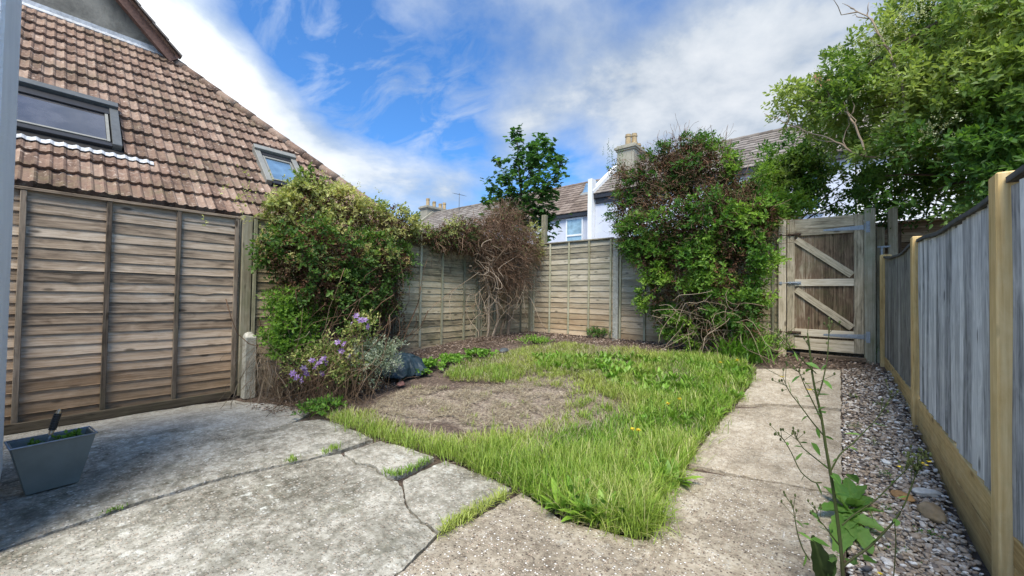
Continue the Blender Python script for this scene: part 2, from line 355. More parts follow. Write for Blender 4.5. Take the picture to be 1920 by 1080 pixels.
M['grey_metal'] = plain('grey coated metal', (.12,.125,.12), .45, .3, .2, 20, .05)
M['pale_metal'] = plain('taupe coated metal', (.26,.255,.22), .5, .2, .15, 20, .05)
M['galv'] = plain('galvanised steel', (.30,.33,.36), .55, .4, .3, 60, .1)
M['rust'] = plain('rusted iron', (.09,.055,.035), .8, .3, .4, 60, .2)
M['white_paint'] = plain('white paint', (.78,.79,.78), .5, 0, .08, 20, .05)
M['lead'] = plain('pale flashing', (.50,.51,.51), .7, .0, .4, 25, .3)
M['black'] = plain('black plastic and gap shade', (.02,.02,.022), .45, 0, .3, 30, .05)
M['dark_gap'] = plain('dark felt and gap shade', (.018,.016,.014), .9, 0, .3)  # roof felt; also the painted shade in the fence and skylight gaps
M['red_paint'] = plain('flaking red brown paint', (.16,.085,.06), .8, 0, .5, 25, .4)
M['pot'] = plain('clay chimney pot', (.42,.31,.17), .85, 0, .25, 12, .2)
M['pot_red'] = plain('orange chimney pot', (.46,.22,.11), .85, 0, .2, 12, .2)
M['chimney'] = render_wall('chimney render', (.36,.33,.25), 12, .4, .5, (.17,.155,.12))
M['soil'] = plain('dark soil', (.045,.03,.022), .95, 0, .4, 40, .8, .02)
M['terracotta'] = plain('brown clay pot', (.17,.11,.075), .85, 0, .3, 20, .2)
M['tarp'] = plain('dark teal plastic', (.012,.028,.038), .5, 0, .4, 15, .3, .01)
M['copper'] = plain('brass ferrule', (.6,.45,.3), .35, .6, .2)
def glass(name, col, rough=.05):
    m_, t, b = mat(name); p = t.new('ShaderNodeNewGeometry').outputs['Position']
    t.lk(t.mix(t.mr(t.noise(p, 3, 4, .6), .4, .6), col, tuple(q*.6 for q in col)), b.inputs['Base Color'])
    b.inputs['Roughness'].default_value = rough; b.inputs['Specular IOR Level'].default_value = 1.; b.inputs['Coat Weight'].default_value = .6
    b.inputs['Coat Roughness'].default_value = .02; return m_
M['glass'] = glass('window glass', (.07,.08,.09)); M['glass_blue'] = glass('blue reflecting glass', (.16,.26,.36)); M['glass_pale'] = glass('net curtained glass', (.30,.45,.52), .15)
M['glass_murky'] = glass('dusty roof glass', (.09,.085,.085), .12)
G_ = lambda *a: list(a)
M['honey'] = foliage('honeysuckle leaf', [(0,(.035,.08,.018)), (.45,(.09,.18,.03)), (.8,(.19,.29,.05)), (1,(.36,.42,.09))], (.72,.68,.26), .35)
M['climber'] = foliage('climber leaf', [(0,(.028,.075,.014)), (.45,(.08,.19,.026)), (.8,(.19,.35,.045)), (1,(.34,.50,.07))], (.40,.58,.09), .4)
M['dead_leaf'] = foliage('dead leaf', [(0,(.03,.013,.008)), (.5,(.10,.045,.022)), (1,(.26,.13,.065))], (.12,.17,.04), .15, .8, False)
M['varieg'] = foliage('variegated leaf', [(0,(.05,.085,.05)), (.5,(.20,.26,.17)), (1,(.48,.54,.38))], (.62,.65,.5), .3)
M['syca'] = foliage('sycamore leaf', [(0,(.03,.09,.025)), (.5,(.08,.19,.04)), (1,(.20,.34,.06))], (.3,.4,.08), .4)
M['tree'] = foliage('tree leaf', [(0,(.030,.075,.014)), (.5,(.085,.185,.028)), (.85,(.17,.29,.04)), (1,(.26,.38,.06))], (.46,.54,.14), .4)
M['cream'] = foliage('cream blossom', [(0,(.55,.55,.28)), (1,(.8,.78,.55))], None, .3, .7, False)
M['yellow_bloom'] = foliage('honeysuckle bloom', [(0,(.50,.44,.12)), (1,(.70,.64,.30))], None, .3, .7, False)
M['purple'] = foliage('purple petal', [(0,(.17,.09,.28)), (.6,(.34,.20,.46)), (1,(.62,.48,.66))], None, .3, .6, False)
M['dandelion'] = foliage('yellow petal', [(0,(.75,.52,.02)), (1,(.9,.75,.08))], None, .2, .6, False)
M['grass'] = foliage('grass blade', [(0,(.08,.17,.018)), (.5,(.19,.35,.035)), (.85,(.33,.48,.06)), (1,(.60,.56,.27))], (.44,.50,.11), .3, .5, False)
M['broad'] = foliage('broad weed leaf', [(0,(.08,.19,.025)), (.5,(.18,.35,.04)), (1,(.32,.50,.07))], (.25,.3,.07), .3, .45)
M['straw'] = foliage('dry straw', [(0,(.20,.15,.09)), (.6,(.40,.33,.21)), (1,(.58,.51,.37))], None, .1, .8, False)
M['litter'] = foliage('leaf litter', [(0,(.06,.035,.025)), (.5,(.20,.135,.10)), (.85,(.36,.27,.21)), (1,(.55,.45,.38))], None, .1, .8, False)
M['stem_green'] = wood('green weed stem', (.03,.04,.012), (.07,.09,.03), (.12,.14,.05), False)
M['rosette'] = foliage('rosette leaf', [(0,(.06,.15,.03)), (.5,(.12,.25,.05)), (1,(.20,.35,.08))], (.05,.08,.025), .35, .45)
m_, t, b = mat('gravel stone'); rn = t.attr('rnd'); gp = t.new('ShaderNodeNewGeometry').outputs['Position']
c = t.ramp(rn, [(0,(.07,.065,.06)), (.13,(.20,.17,.15)), (.32,(.34,.26,.185)), (.52,(.44,.355,.27)), (.66,(.36,.29,.23)), (.8,(.56,.50,.42)), (.92,(.68,.64,.58)), (1,(.85,.83,.79))])
c = t.mix(t.mr(t.noise(gp, 90, 4, .65), .4, .65, 0, .5), c, t.vm('MULTIPLY', c, (.5, .48, .46)))
t.lk(c, b.inputs['Base Color']); b.inputs['Roughness'].default_value = .7; M['gravel'] = m_
# ground: soil, dry straw and litter by region (attribute tone = how dry)
m_, t, b = mat('garden ground'); gp = t.new('ShaderNodeNewGeometry').outputs['Position']; tn = t.attr('tone')
n = t.noise(gp, 28, 6, .75, .4); n2 = t.noise(gp, 4, 5, .65); n3 = t.noise(gp, 110, 3, .7)
soil = t.ramp(n, [(.35,(.045,.03,.022)), (.5,(.115,.08,.058)), (.66,(.23,.165,.125))])
dry = t.ramp(t.math('ADD', t.math('MULTIPLY', n, .7), t.math('MULTIPLY', n3, .3)), [(.38,(.11,.08,.06)), (.5,(.27,.215,.16)), (.61,(.50,.43,.32))])
c = t.mix(t.mr(t.math('ADD', tn, t.math('MULTIPLY_ADD', n2, .6, -.3)), .3, .7), soil, dry)
t.lk(c, b.inputs['Base Color']); b.inputs['Roughness'].default_value = .95; t.lk(t.bump(t.math('ADD', n, n3), .8, .02), b.inputs['Normal']); M['ground'] = m_

# ------------------------------------------------------------------ ground height and pixel -> ground
def sst(a, b, t): t = np.clip((t-a)/(b-a), 0, 1); return t*t*(3-2*t)
def gz(X, Y): return .36*sst(2.5, 6.7, Y+.35*np.maximum(0, -X-1))-.05*sst(4.3, 5., -X)*sst(2.6, 1.6, Y)
def GP(x, y):
    d = ray(x, y); t = .5
    while t < 40:
        p = CP+d*t
        if p[2] < gz(p[0], p[1]): break
        t += .008
    return p
def poly(pts): return np.array([GP(*p)[:2] for p in pts])
def inpoly(P, pl):
    x, y = P[:, 0], P[:, 1]; r = np.zeros(len(P), bool); n = len(pl)
    for i in range(n):
        a, b_ = pl[i], pl[(i+1) % n]
        c_ = ((a[1] > y) != (b_[1] > y)) & (x < (b_[0]-a[0])*(y-a[1])/(b_[1]-a[1]+1e-12)+a[0]); r ^= c_
    return r
def vnoise(P, s, o=0.): return np.array([noise.noise((p[0]*s+o, p[1]*s-o, (p[2]*s if len(p) > 2 else 0.))) for p in P])
def scatter(pl, dens, keep=None):
    lo, hi = pl.min(0), pl.max(0); n = int(dens*np.prod(hi-lo)); P = RG.uniform(lo, hi, (n, 2)); P = P[inpoly(P, pl)]
    if keep is not None: P = P[keep(P)]
    return np.column_stack([P, gz(P[:, 0], P[:, 1])-.02])

# regions traced on the ground
LAWN = poly([(1215,1008),(1100,985),(1060,972),(1000,935),(965,915),(835,852),(715,818),(640,792),(600,775),(650,768),(700,776),(760,800),(850,820),(960,815),(1060,780),(1060,725),(960,716),(850,712),(835,700),(850,685),(880,672),(930,662),(1000,650),(1060,645),(1150,652),(1230,662),(1300,668),(1380,682),(1412,692),(1408,715),(1385,745),(1345,790),(1310,830),(1288,872),(1250,910),(1225,945),(1222,985)])
BARE = poly([(690,765),(720,740),(780,722),(850,722),(930,718),(985,700),(1030,694),(1080,705),(1125,722),(1155,750),(1160,775),(1110,790),(1010,800),(900,795),(790,782),(730,775)])
def bare_mask(P):
    c = BARE.mean(0); r = inpoly(P[:, :2], BARE).astype(float)
    return r
g = Geo()
xs = np.concatenate([[-300,-120,-60,-30,-18,-12,-9], np.arange(-7, 2.01, .05), [2.6,4,7,12,20,40,100,300]])
ys = np.concatenate([[-300,-100,-30,-12,-6,-3,-1.5], np.arange(-.8, 7.3, .05), [8,10,13,18,25,50,120,300]])
XX, YY = np.meshgrid(xs, ys, indexing='ij'); ZZ = gz(XX, YY)-.035
fine = np.array([noise.noise((x*3, y*3, 0))*.012+noise.noise((x*13, y*13, 5))*.006 for x, y in zip(XX.ravel(), YY.ravel())]).reshape(XX.shape)
ZZ = ZZ+fine
P2 = np.column_stack([XX.ravel(), YY.ravel()]); P2 = P2+np.array([[noise.noise((p[0]*4, p[1]*4, 1)), noise.noise((p[0]*4, p[1]*4, 6))] if abs(p[0]) < 8 and abs(p[1]) < 8 else [0, 0] for p in P2])*.2
bm = bare_mask(P2); bmn = bm.reshape(XX.shape)
for _ in range(4): bmn = (bmn+np.roll(bmn, 1, 0)+np.roll(bmn, -1, 0)+np.roll(bmn, 1, 1)+np.roll(bmn, -1, 1))/5
ny = len(ys); i = np.arange(len(xs)-1)[:, None]; j = np.arange(ny-1)[None]; b0 = (i*ny+j)
F = np.stack([b0, b0+ny, b0+ny+1, b0+1], -1).reshape(-1, 4)
g.add(np.column_stack([XX.ravel(), YY.ravel(), ZZ.ravel()]), F, 0, bmn.ravel(), None, True)
setting('ground', g, M['ground'])

# ------------------------------------------------------------------ concrete slabs
def jag(pts, amp=.008, step=.028, seed=0):
    out = []; n = len(pts)
    for i in range(n):
        a, b_, w_ = np.array(pts[i][:2]), np.array(pts[(i+1) % n][:2]), pts[i][2] if len(pts[i]) > 2 else 1
        L = np.linalg.norm(b_-a); k = max(1, int(L/step)); nr = np.array([-(b_-a)[1], (b_-a)[0]])/max(L, 1e-6)
        for q in range(k):
            p = a+(b_-a)*q/k; o = noise.noise_vector((p[0]*7, p[1]*7, 3.))*.014+noise.noise_vector((p[0]*27, p[1]*27, 9.))*.009+noise.noise_vector((p[0]*70, p[1]*70, 9.))*.004
            out.append(p+np.array([o.x, o.y])*(1 if q else 0))
    return out
def slab(name, pix, material, top=0., thick=.08, tilt=(0, 0), shrink=.006, amp=.008, kind='structure', grid=.09, world=None):
    pw = [tuple(GP(*p[:2])[:2]) for p in pix] if world is None else world
    c = np.mean(pw, axis=0); o = jag(pw, amp)
    o = np.array(o)
    # pull the outline in a little to leave the joint
    nxt = np.roll(o, -1, 0)-np.roll(o, 1, 0); ar = np.sum(o[:, 0]*np.roll(o[:, 1], -1)-np.roll(o[:, 0], -1)*o[:, 1])
    nr = np.column_stack([-nxt[:, 1], nxt[:, 0]]); nr = nr/np.maximum(np.linalg.norm(nr, axis=1, keepdims=True), 1e-9)*(1 if ar > 0 else -1)
    o = o+nr*shrink; n = len(o)
    lo, hi = o.min(0), o.max(0); gx, gy = np.meshgrid(np.arange(lo[0], hi[0], grid), np.arange(lo[1], hi[1], grid)); q = np.column_stack([gx.ravel(), gy.ravel()])+RG.uniform(-.01, .01, (gx.size, 2))
    q = q[inpoly(q, o)]; d = np.min(np.linalg.norm(q[:, None]-o[None], axis=2), axis=1) if len(q) else np.array([]); q = q[d > .03]
    vs, es, fs, *_ = delaunay_2d_cdt([Vector(p) for p in o]+[Vector(p) for p in q], [(i, (i+1) % n) for i in range(n)], [list(range(n))], 1, 1e-5)
    V = np.array([(v.x, v.y, 0) for v in vs]); 
    dd = np.min(np.linalg.norm(V[:, None, :2]-o[None], axis=2), axis=1)
    V[:, 2] = gz(V[:, 0], V[:, 1])+top+tilt[0]*(V[:, 0]-c[0])+tilt[1]*(V[:, 1]-c[1])-.007*(dd < .012)
    V[:, 2] += np.array([noise.noise((p[0]*4, p[1]*4, 7))*.004 for p in V])
    T = np.array([f for f in fs]); a, b_, c_ = V[T[:, 0]], V[T[:, 1]], V[T[:, 2]]
    up = np.cross(b_-a, c_-a)[:, 2] > 0; T[~up] = T[~up][:, ::-1]
    ring = [int(np.argmin(np.linalg.norm(V[:, :2]-p, axis=1))) for p in o]
    B = V[ring].copy(); B[:, 2] -= thick; k = len(V); Fq = np.array([(ring[i], ring[(i+1) % n], k+(i+1) % n, k+i) for i in range(n)])
    if ar > 0: Fq = Fq[:, ::-1]
    g = Geo(); g.add(np.vstack([V, B]), [T, Fq], random.random(), 0)
    return g
slabs = [
 ('patio_slab', [(-900,1100),(0,1027),(100,993),(210,955),(370,905),(450,885),(550,865),(600,853),(640,842),(700,822),(650,798),(600,784),(560,788),(500,800),(430,795),(330,800),(150,808),(20,822),(-300,850)], 'slab'),
 ('patio_slab', [(645,848),(715,826),(760,838),(815,857),(790,872),(740,892),(726,893),(700,873),(668,867),(655,858)], 'slab'),
 ('patio_slab', [(755,899),(790,880),(835,861),(900,885),(960,912),(930,938),(895,955),(860,975),(823,996),(791,977),(764,947),(757,915)], 'slab'),
 ('patio_slab', [(-900,1108),(0,1030),(100,996),(210,960),(370,909),(450,888),(550,868),(600,856),(640,848),(655,860),(668,869),(700,875),(728,896),(746,899),(756,915),(763,948),(790,979),(820,999),(790,1030),(765,1055),(735,1080),(600,1230),(380,1500),(-900,1500)], 'slab'),
 ('path_slab', [(978,922),(1000,938),(1060,976),(1120,992),(1190,1010),(1215,1012),(1230,985),(1228,950),(1250,915),(1283,880),(1400,895),(1530,920),(1580,930),(1584,1080),(1600,1500),(420,1500),(610,1240),(738,1084),(768,1058),(795,1032),(820,1006),(850,990),(895,970),(930,950)], 'agg'),
 ('path_slab', [(1291,868),(1318,828),(1350,788),(1375,765),(1440,760),(1500,763),(1578,770),(1580,925),(1530,916),(1400,890)], 'path'),
 ('path_slab', [(1380,758),(1393,740),(1412,710),(1420,690),(1500,690),(1576,692),(1578,765),(1500,758),(1440,755)], 'path')]
for nm, px, mt in slabs:
    far = mt != 'slab'
    setting(nm, slab(nm, px, M[mt], amp=.012 if not far else .006, shrink=.003 if far else .0035, tilt=(0, 0), top=RG.uniform(-.004, .004)), M[mt])
# pale strip of ground concrete between patio and left fence
setting('patio_edge', slab('patio_edge', [(-300,846),(20,818),(150,804),(330,796),(430,791),(500,796),(560,785),(520,770),(455,762),(425,758),(330,775),(200,798),(20,830),(-200,838)], M['slab_pale'], top=-.004, amp=.01,
  world=[(-3.4,-.3),(-3.2,.2),(-3.3,.75),(-3.55,1.35),(-3.75,1.62),(-4.1,1.58),(-4.5,1.42),(-4.95,1.34),(-5.06,1.0),(-5.06,-.5),(-4.2,-.6)]), M['slab_pale'])

# ------------------------------------------------------------------ fences
def lap_boards(g, A, B, z0, z1, n, out, amp=.006, nu=44, dirs=None):
    A = np.array(A, float); B = np.array(B, float); out = np.array(out, float); L = np.linalg.norm(B-A); u = np.linspace(0, 1, nu); ph = (z1-z0)/n
    for i in range(n):
        r = random.random(); s = random.random()*50
        ph0 = z0+i*ph+RG.normal(0, .004)
        wob = np.array([noise.noise((q*L*2.2+s, 0, 0))*amp+noise.noise((q*L*7+s, 4, 0))*amp*.7 for q in u])
        sag = RG.normal(0, .006)*(u-.5)
        kn = RG.random()
        if kn < .35: wob = wob-amp*2.4*np.exp(-((u-RG.random())*L/.05)**2)
        zl = ph0+wob+sag; zt = np.full(nu, z0+(i+1)*ph+.035)
        if i == n-1: zt[:] = z1
        base = A[None]+(B-A)[None]*u[:, None]
        def row(off, z): return np.column_stack([base+out*off, z])
        warp = .003*np.sin(u*9+s)
        rows = [row(.004, zl+.001), row(.021+RG.normal(0,.0015), zl), row(.0195, zl+.004), row(.005, zt)]
        V = np.concatenate(rows); F = []
        for k in range(3):
            a = k*nu+np.arange(nu-1); F.append(np.stack([a, a+1, a+1+nu, a+nu], -1))
        gc = np.concatenate([np.column_stack([u*L, np.full(nu, 0), np.zeros(nu)]), np.column_stack([u*L, np.full(nu, .01), np.zeros(nu)]), np.column_stack([u*L, np.full(nu, .014), np.zeros(nu)]), np.column_stack([u*L, zt-zl, np.zeros(nu)])])
        F = np.concatenate(F)
        # face direction
        n0 = np.cross(np.append((B-A)/L, 0), (0, 0, 1)); 
        if np.dot(n0[:2], out) < 0: F = F[:, ::-1]
        g.add(V, F, r, 0, gc)
    # backing sheet so no light shows through the laps
    bk = np.array([[*(A-out*.012), z0], [*(B-out*.012), z0], [*(B-out*.012), z1], [*(A-out*.012), z1]])
    g.add(bk, np.array([[0, 1, 2, 3]]), .2, 0, bk*.1)
def lap_panel(fence, A, B, z0, z1, n, out, bat, bmat, pmat, cap=True, bw=.036, tall=False):
    g = Geo(); lap_boards(g, A, B, z0, z1, n, out); p = part('panel', g, M[pmat], fence)
    A3 = np.array([*A, 0.]); B3 = np.array([*B, 0.]); o3 = np.array([*out, 0.]); d = N(B3-A3)
    for q in bat:
        c = A3+d*q+o3*.034; gb = Geo(); obox(gb, c+np.array([0, 0, (z0+z1)/2]), [d, o3, (0, 0, 1)], [bw/2, .013, (z1-z0)/2+RG.uniform(-.005, .005)]); part('batten', gb, M[bmat], p, .003)
    if cap:
        gb = Geo(); a = A3+o3*.02+np.array([0, 0, z1+.012]); b_ = B3+o3*.02+np.array([0, 0, z1+.012]); beam(gb, a, b_, .062, .026); part('top_rail', gb, M[bmat if tall else pmat], p, .003)
    return p
# left, near
XL = -5.12
f1 = thing('lap_fence', 'weathered brown overlap panel fence with dark battens, left of the patio below the tiled roof', 'fence', (XL, .4, -.06))
lap_panel(f1, (XL, -1.0), (XL, 1.385), -.02, 1.90, 21, (1, 0), [.88, 1.37, 1.86, 2.352], 'lap_batten', 'lap')
g = Geo(); box(g, (XL-.03, -1.0, -.06), (XL-.005, 1.38, .0)); part('gap_shade', g, M['dark_gap'], f1)  # dark strip puts the shade of the open gap into colour
g = Geo(); beam(g, (XL+.10, -.9, -.02), (XL+.06, 1.33, -.012), .03, .075); part('loose_board', g, M['lap_batten'], f1, .003)
# timber post and concrete spur
g = Geo(); box(g, (XL-.05, 1.40, -.05), (XL+.05, 1.50, 1.95)); single('fence_post', g, M['post_wood'], 'tall square weathered timber post between the left panel and the honeysuckle', 'post', (XL, 1.45, -.05), bev=.006)
g = Geo(); V = []
for zc, hx in ((-.06, .058), (.60, .055), (.64, .045), (.66, .02)):
    for sx, sy in ((-1,-1),(1,-1),(1,1),(-1,1)): V.append((XL+.13+sx*hx, 1.475+sy*hx*.95, zc-(.03 if sx > 0 and zc > .6 else 0)))
F = [[i*4+k, i*4+(k+1) % 4, i*4+4+(k+1) % 4, i*4+4+k] for i in range(3) for k in range(4)]+[[12,13,14,15]]
g.add(np.array(V), np.array(F), .3); single('concrete_spur', g, M['conc_post'], 'short pale concrete spur post standing in front of the timber post', 'concrete post', (XL+.13, 1.475, -.06), bev=.006)
# left, far
f2 = thing('lap_fence', 'mossy olive brown overlap fence with pale battens running behind the honeysuckle to the back corner', 'fence', (XL, 4, .2))
lap_panel(f2, (XL, 1.51), (XL, 3.32), .10, 1.93, 18, (1, 0), [.02, .45, .9, 1.35, 1.78], 'batten_pale', 'lap_far')
lap_panel(f2, (XL, 3.36), (XL, 5.12), .27, 2.06, 17, (1, 0), [.03, .47, .91, 1.41, 1.73], 'batten_pale', 'lap_far')
lap_panel(f2, (XL, 5.18), (XL, 6.70), .34, 2.18, 18, (1, 0), [.03, .4, .8, 1.2, 1.49], 'batten_pale', 'lap_far')
for y, z in ((3.34, 2.0), (5.15, 2.2)):
    g = Geo(); box(g, (XL-.04, y-.018, 0), (XL+.05, y+.018, z)); part('fence_post', g, M['post_wood'], f2, .004)
g = Geo(); box(g, (XL+.012, 1.52, -.02), (XL+.036, 3.3, .098)); box(g, (XL+.012, 3.37, .1), (XL+.036, 5.1, .268)); box(g, (XL+.012, 5.19, .15), (XL+.036, 6.66, .338)); part('gravel_board', g, M['lap_back'], f2)
# back
YB = 6.74
f3 = thing('lap_fence', 'grey overlap fence with orange bottom boards across the back of the garden', 'fence', (-2.9, YB, .3))
lap_panel(f3, (-5.06, YB), (-3.19, YB), .35, 2.19, 17, (0, -1), [.06, .47, .92, 1.37, 1.82], 'batten_pale', 'lap_back')
lap_panel(f3, (-3.07, YB), (-1.22, YB), .35, 2.17, 17, (0, -1), [.02, .47, .92, 1.37, 1.82], 'batten_pale', 'lap_back')
lap_panel(f3, (-1.18, YB), (-.668, YB), .36, 2.19, 17, (0, -1), [.03, .24, .45], 'batten_pale', 'lap_far')
g = Geo(); box(g, (-3.18, YB-.07, .2), (-3.08, YB+.04, 2.19)); part('concrete_post', g, M['conc_post'], f3, .006)
g = Geo(); box(g, (-1.235, YB-.05, .2), (-1.165, YB+.03, 2.18)); part('fence_post', g, M['post_wood'], f3, .006)
g = Geo(); box(g, (-5.1, YB-.035, .2), (-5.04, YB+.03, 2.2)); part('corner_post', g, M['post_wood'], f3, .006)
# post behind corner
g = Geo(); box(g, (-5.16, 7.16, 0), (-5.05, 7.26, 2.93)); single('tall_post', g, M['post_wood'], 'grey timber post rising behind the back fence beside the sycamore', 'post', (-5.1, 7.2, 0), bev=.008)

# right feather-edge fence
f4 = thing('board_fence', 'vertical board fence, silvery blue grey boards between new yellow pine posts, along the gravel', 'fence', (.46, 3.5, 0))
PR = [(.60, .45), (.475, 2.36), (.452, 4.38), (.395, 6.50)]     # post centres X, Y
def feather(fence, a, b_, zb, zt, gbs, mt, wob=0., capm='cap_wood', sag=0.):
    a = np.array(a, float); b_ = np.array(b_, float); L = np.linalg.norm(b_-a); d = np.append((b_-a)/L, 0); out = np.array([-d[1], d[0], 0]); 
    if out[0] > 0: out = -out
    n = int(L/.083); g = Geo(); s = random.random()*20
    for i in range(n):
        u0 = i*L/n-.008; u1 = (i+1)*L/n+.012; r = random.random(); zz_ = np.linspace(0, 1, 10)
        dz = RG.normal(0, .007)
        def top(u): return zt[0]+(zt[1]-zt[0])*u/L-sag*math.sin(math.pi*u/L)
        def bot(u): return zb[0]+(zb[1]-zb[0])*u/L
        V = []; gc = []
        for k, q in enumerate(zz_):
            cup = .003*math.sin(q*5+r*9)
            for (uu, off) in ((u0, .006+cup), (u1, .0215+cup), (u1+.001, .010), (u0, -.004)):
                z = bot(uu)+dz+(top(uu)-bot(uu)+wob*math.sin(i*1.3))*q; p = np.append(a, 0)+d*uu+out*off; p[2] = z; V.append(p); gc.append((z, uu-u0+off, 0))
        F = [[k*4+m_, k*4+(m_+1) % 4, k*4+4+(m_+1) % 4, k*4+4+m_] for k in range(9) for m_ in range(4)]+[[36,37,38,39],[3,2,1,0]]
        g.add(np.array(V), np.array(F), r, 0, gc)
    p = part('panel', g, M[mt], fence)
    g = Geo()
    for lo_, hi_ in gbs:
        A_ = np.append(a, 0)+out*.012; B_ = np.append(b_, 0)+out*.012
        A_[2] = (lo_[0]+hi_[0])/2; B_[2] = (lo_[1]+hi_[1])/2; gg = Geo(); beam(gg, A_, B_, .026, hi_[0]-lo_[0]-.011); part('gravel_board', gg, M['new_wood'], fence, .003)
    g = Geo(); kq = 14; us = np.linspace(0, L, kq); P = np.array([np.append(a, 0)+d*u+out*.005+np.array([0, 0, zt[0]+(zt[1]-zt[0])*u/L-sag*math.sin(math.pi*u/L)+.012+.006*math.sin(u*7+s)]) for u in us])
    for i in range(kq-1): beam(g, P[i]-d*.002, P[i+1]+d*.002, .058, .022, rnd=.4)
    part('capping', g, M[capm], p)
    return p
feather(f4, (.655, .50), (.512, 2.305), (.20, .26), (1.60, 1.555), [((-.1, -.02), (.08, .13)), ((.08, .13), (.20, .26))], 'feather')
feather(f4, (.510, 2.415), (.488, 4.325), (.30, .37), (1.535, 1.57), [((-.06, .03), (.13, .20)), ((.13, .20), (.30, .37))], 'feather', 0, 'cap_wood', .03)
feather(f4, (.486, 4.435), (.435, 6.445), (.36, .45), (1.575, 1.62), [((.05, .17), (.21, .31)), ((.21, .31), (.36, .45))], 'feather_far', 0, 'cap_wood', .05)
for (x, y), zt_ in zip(PR, (1.66, 1.60, 1.615, 1.67)):
    g = Geo(); hw = .05; box(g, (x-.02, y-hw, -.15), (x+.08, y+hw, zt_)); part('fence_post', g, M['new_wood'], f4, .006)

# ------------------------------------------------------------------ gate and its posts
YG = 6.70
g = Geo(); box(g, (-.665, YG-.05, .25), (-.575, YG+.05, 2.24)); single('gate_post', g, M['gate'], 'pale timber gate post on the latch side, against the big climber', 'post', (-.62, YG, .25), bev=.006)
g = Geo(); box(g, (.2385, YG-.05, .25), (.345, YG+.05, 2.28)); single('gate_post', g, M['post_wood'], 'greenish grey timber post the gate is hinged on', 'post', (.3, YG, .25), bev=.006)
g = Geo(); box(g, (.36, YG+.12, .25), (.44, YG+.20, 2.05)); single('fence_post', g, M['post_wood'], 'narrow shorter timber post with a hasp, just right of the gate', 'post', (.4, YG+.16, .25), bev=.006)
g = Geo(); box(g, (.47, YG+.12, .25), (.56, YG+.21, 2.30)); single('fence_post', g, M['post_wood'], 'thick dark timber post behind the end of the board fence', 'post', (.51, YG+.16, .25), bev=.006)
gt = thing('garden_gate', 'ledged and braced timber gate with two diagonal braces at the end of the path', 'gate', (-.16, YG, .43))
gx0, gx1, gz0, gz1 = -.565, .235, .435, 2.225
g = Geo(); n = 8
for i in range(n):
    a = gx0+(gx1-gx0)*i/n; box(g, (a+.0012, YG-.004+.004*(i%2), gz0), (a+(gx1-gx0)/n-.0002, YG+.016, gz1+RG.uniform(-.006, .004)))
part('board_panel', g, M['gate_board'], gt, .002)
def gbx(name, x0, x1, z0, z1, d0=.028, d1=.0045, mt='gate'):
    g = Geo(); box(g, (x0, YG-d0, z0), (x1, YG-d1, z1)); return part(name, g, M[mt], gt, .003)
gbx('stile', gx0, gx0+.085, gz0, gz1-.0); gbx('stile', gx1-.09, gx1, gz0, gz1)
gbx('rail', gx0+.087, gx1-.092, 1.99, 2.08); gbx('rail', gx0+.087, gx1-.092, 1.30, 1.395); gbx('rail', gx0+.087, gx1-.092, .62, .715); gbx('rail', gx0+.087, gx1-.092, gz0, .59, .026)
g_top = gbx('top_board', gx0+.087, gx1-.092, 2.083, gz1-.003, .022)
for za, zb_ in ((1.985, 1.40), (1.295, .72)):
    g = Geo(); beam(g, (gx0+.10, YG-.0165, za-.04), (gx1-.11, YG-.0165, zb_+.04), .023, .085, up=(0, 0, 1)); part('brace', g, M['gate'], gt, .003)
def lathe(g, c, prof, n=12, axis=2, rnd=.5, tone=0):
    V = []; 
    for r_, z in prof:
        for k in range(n):
            a = 2*math.pi*k/n; p = [r_*math.cos(a), r_*math.sin(a), z]
            if axis == 1: p = [p[0], p[2], p[1]]
            if axis == 0: p = [p[2], p[0], p[1]]
            V.append(np.array(c)+p)
    F = [[i*n+k, i*n+(k+1) % n, (i+1)*n+(k+1) % n, (i+1)*n+k] for i in range(len(prof)-1) for k in range(n)]
    g.add(np.array(V), [np.array(F), np.array([list(range(n))[::-1]]), np.array([[(len(prof)-1)*n+k for k in range(n)]])], rnd, tone, None, False)
for zc in (2.045, .655):     # long tapering strap hinges
    g = Geo(); V = np.array([(gx1, YG-.034, zc-.03), (gx1, YG-.034, zc+.03), (gx1-.40, YG-.034, zc+.010), (gx1-.40, YG-.034, zc-.010)]); V2 = V+np.array([0, .005, 0])
    g.add(np.vstack([V, V2]), np.array([(0,1,2,3),(7,6,5,4),(0,4,5,1),(1,5,6,2),(2,6,7,3),(3,7,4,0)]), .5)
    lathe(g, (gx1+.012, YG-.042, zc-.045), [(.009, 0), (.009, .09)], 8); box(g, (gx1+.020, YG-.056, zc-.07), (gx1+.058, YG-.051, zc+.07))
    for k in range(4): lathe(g, (gx1-.05-.09*k, YG-.0395, zc), [(.006, 0), (.006, .004)], 8, 1)
    part('strap_hinge', g, M['galv'], gt)
for zc, mt in ((2.015, 'rust'), (1.345, 'galv'), (.66, 'rust')):
    g = Geo(); box(g, (gx0+.01, YG-.034, zc-.018), (gx0+.16, YG-.0285, zc+.018)); lathe(g, (gx0-.09, YG-.045, zc), [(.0075, 0), (.0075, .24)], 8, 0)
    box(g, (gx0+.03, YG-.055, zc-.016), (gx0+.045, YG-.034, zc+.016)); box(g, (gx0+.12, YG-.055, zc-.016), (gx0+.135, YG-.034, zc+.016))
    box(g, (gx0-.085, YG-.062, zc-.017), (gx0-.055, YG-.0505, zc+.017)); lathe(g, (gx0+.085, YG-.07, zc), [(.006, 0), (.006, .03)], 8, 1)
    part('bolt', g, M[mt], gt)
g = Geo(); beam(g, (gx0+.15, YG-.12, .375), (gx1+.02, YG-.10, .37), .07, .05); single('timber_sill', g, M['bark'], 'dark old timber strip lying on the soil under the gate', 'timber', (-.15, YG-.1, .35), bev=.006)
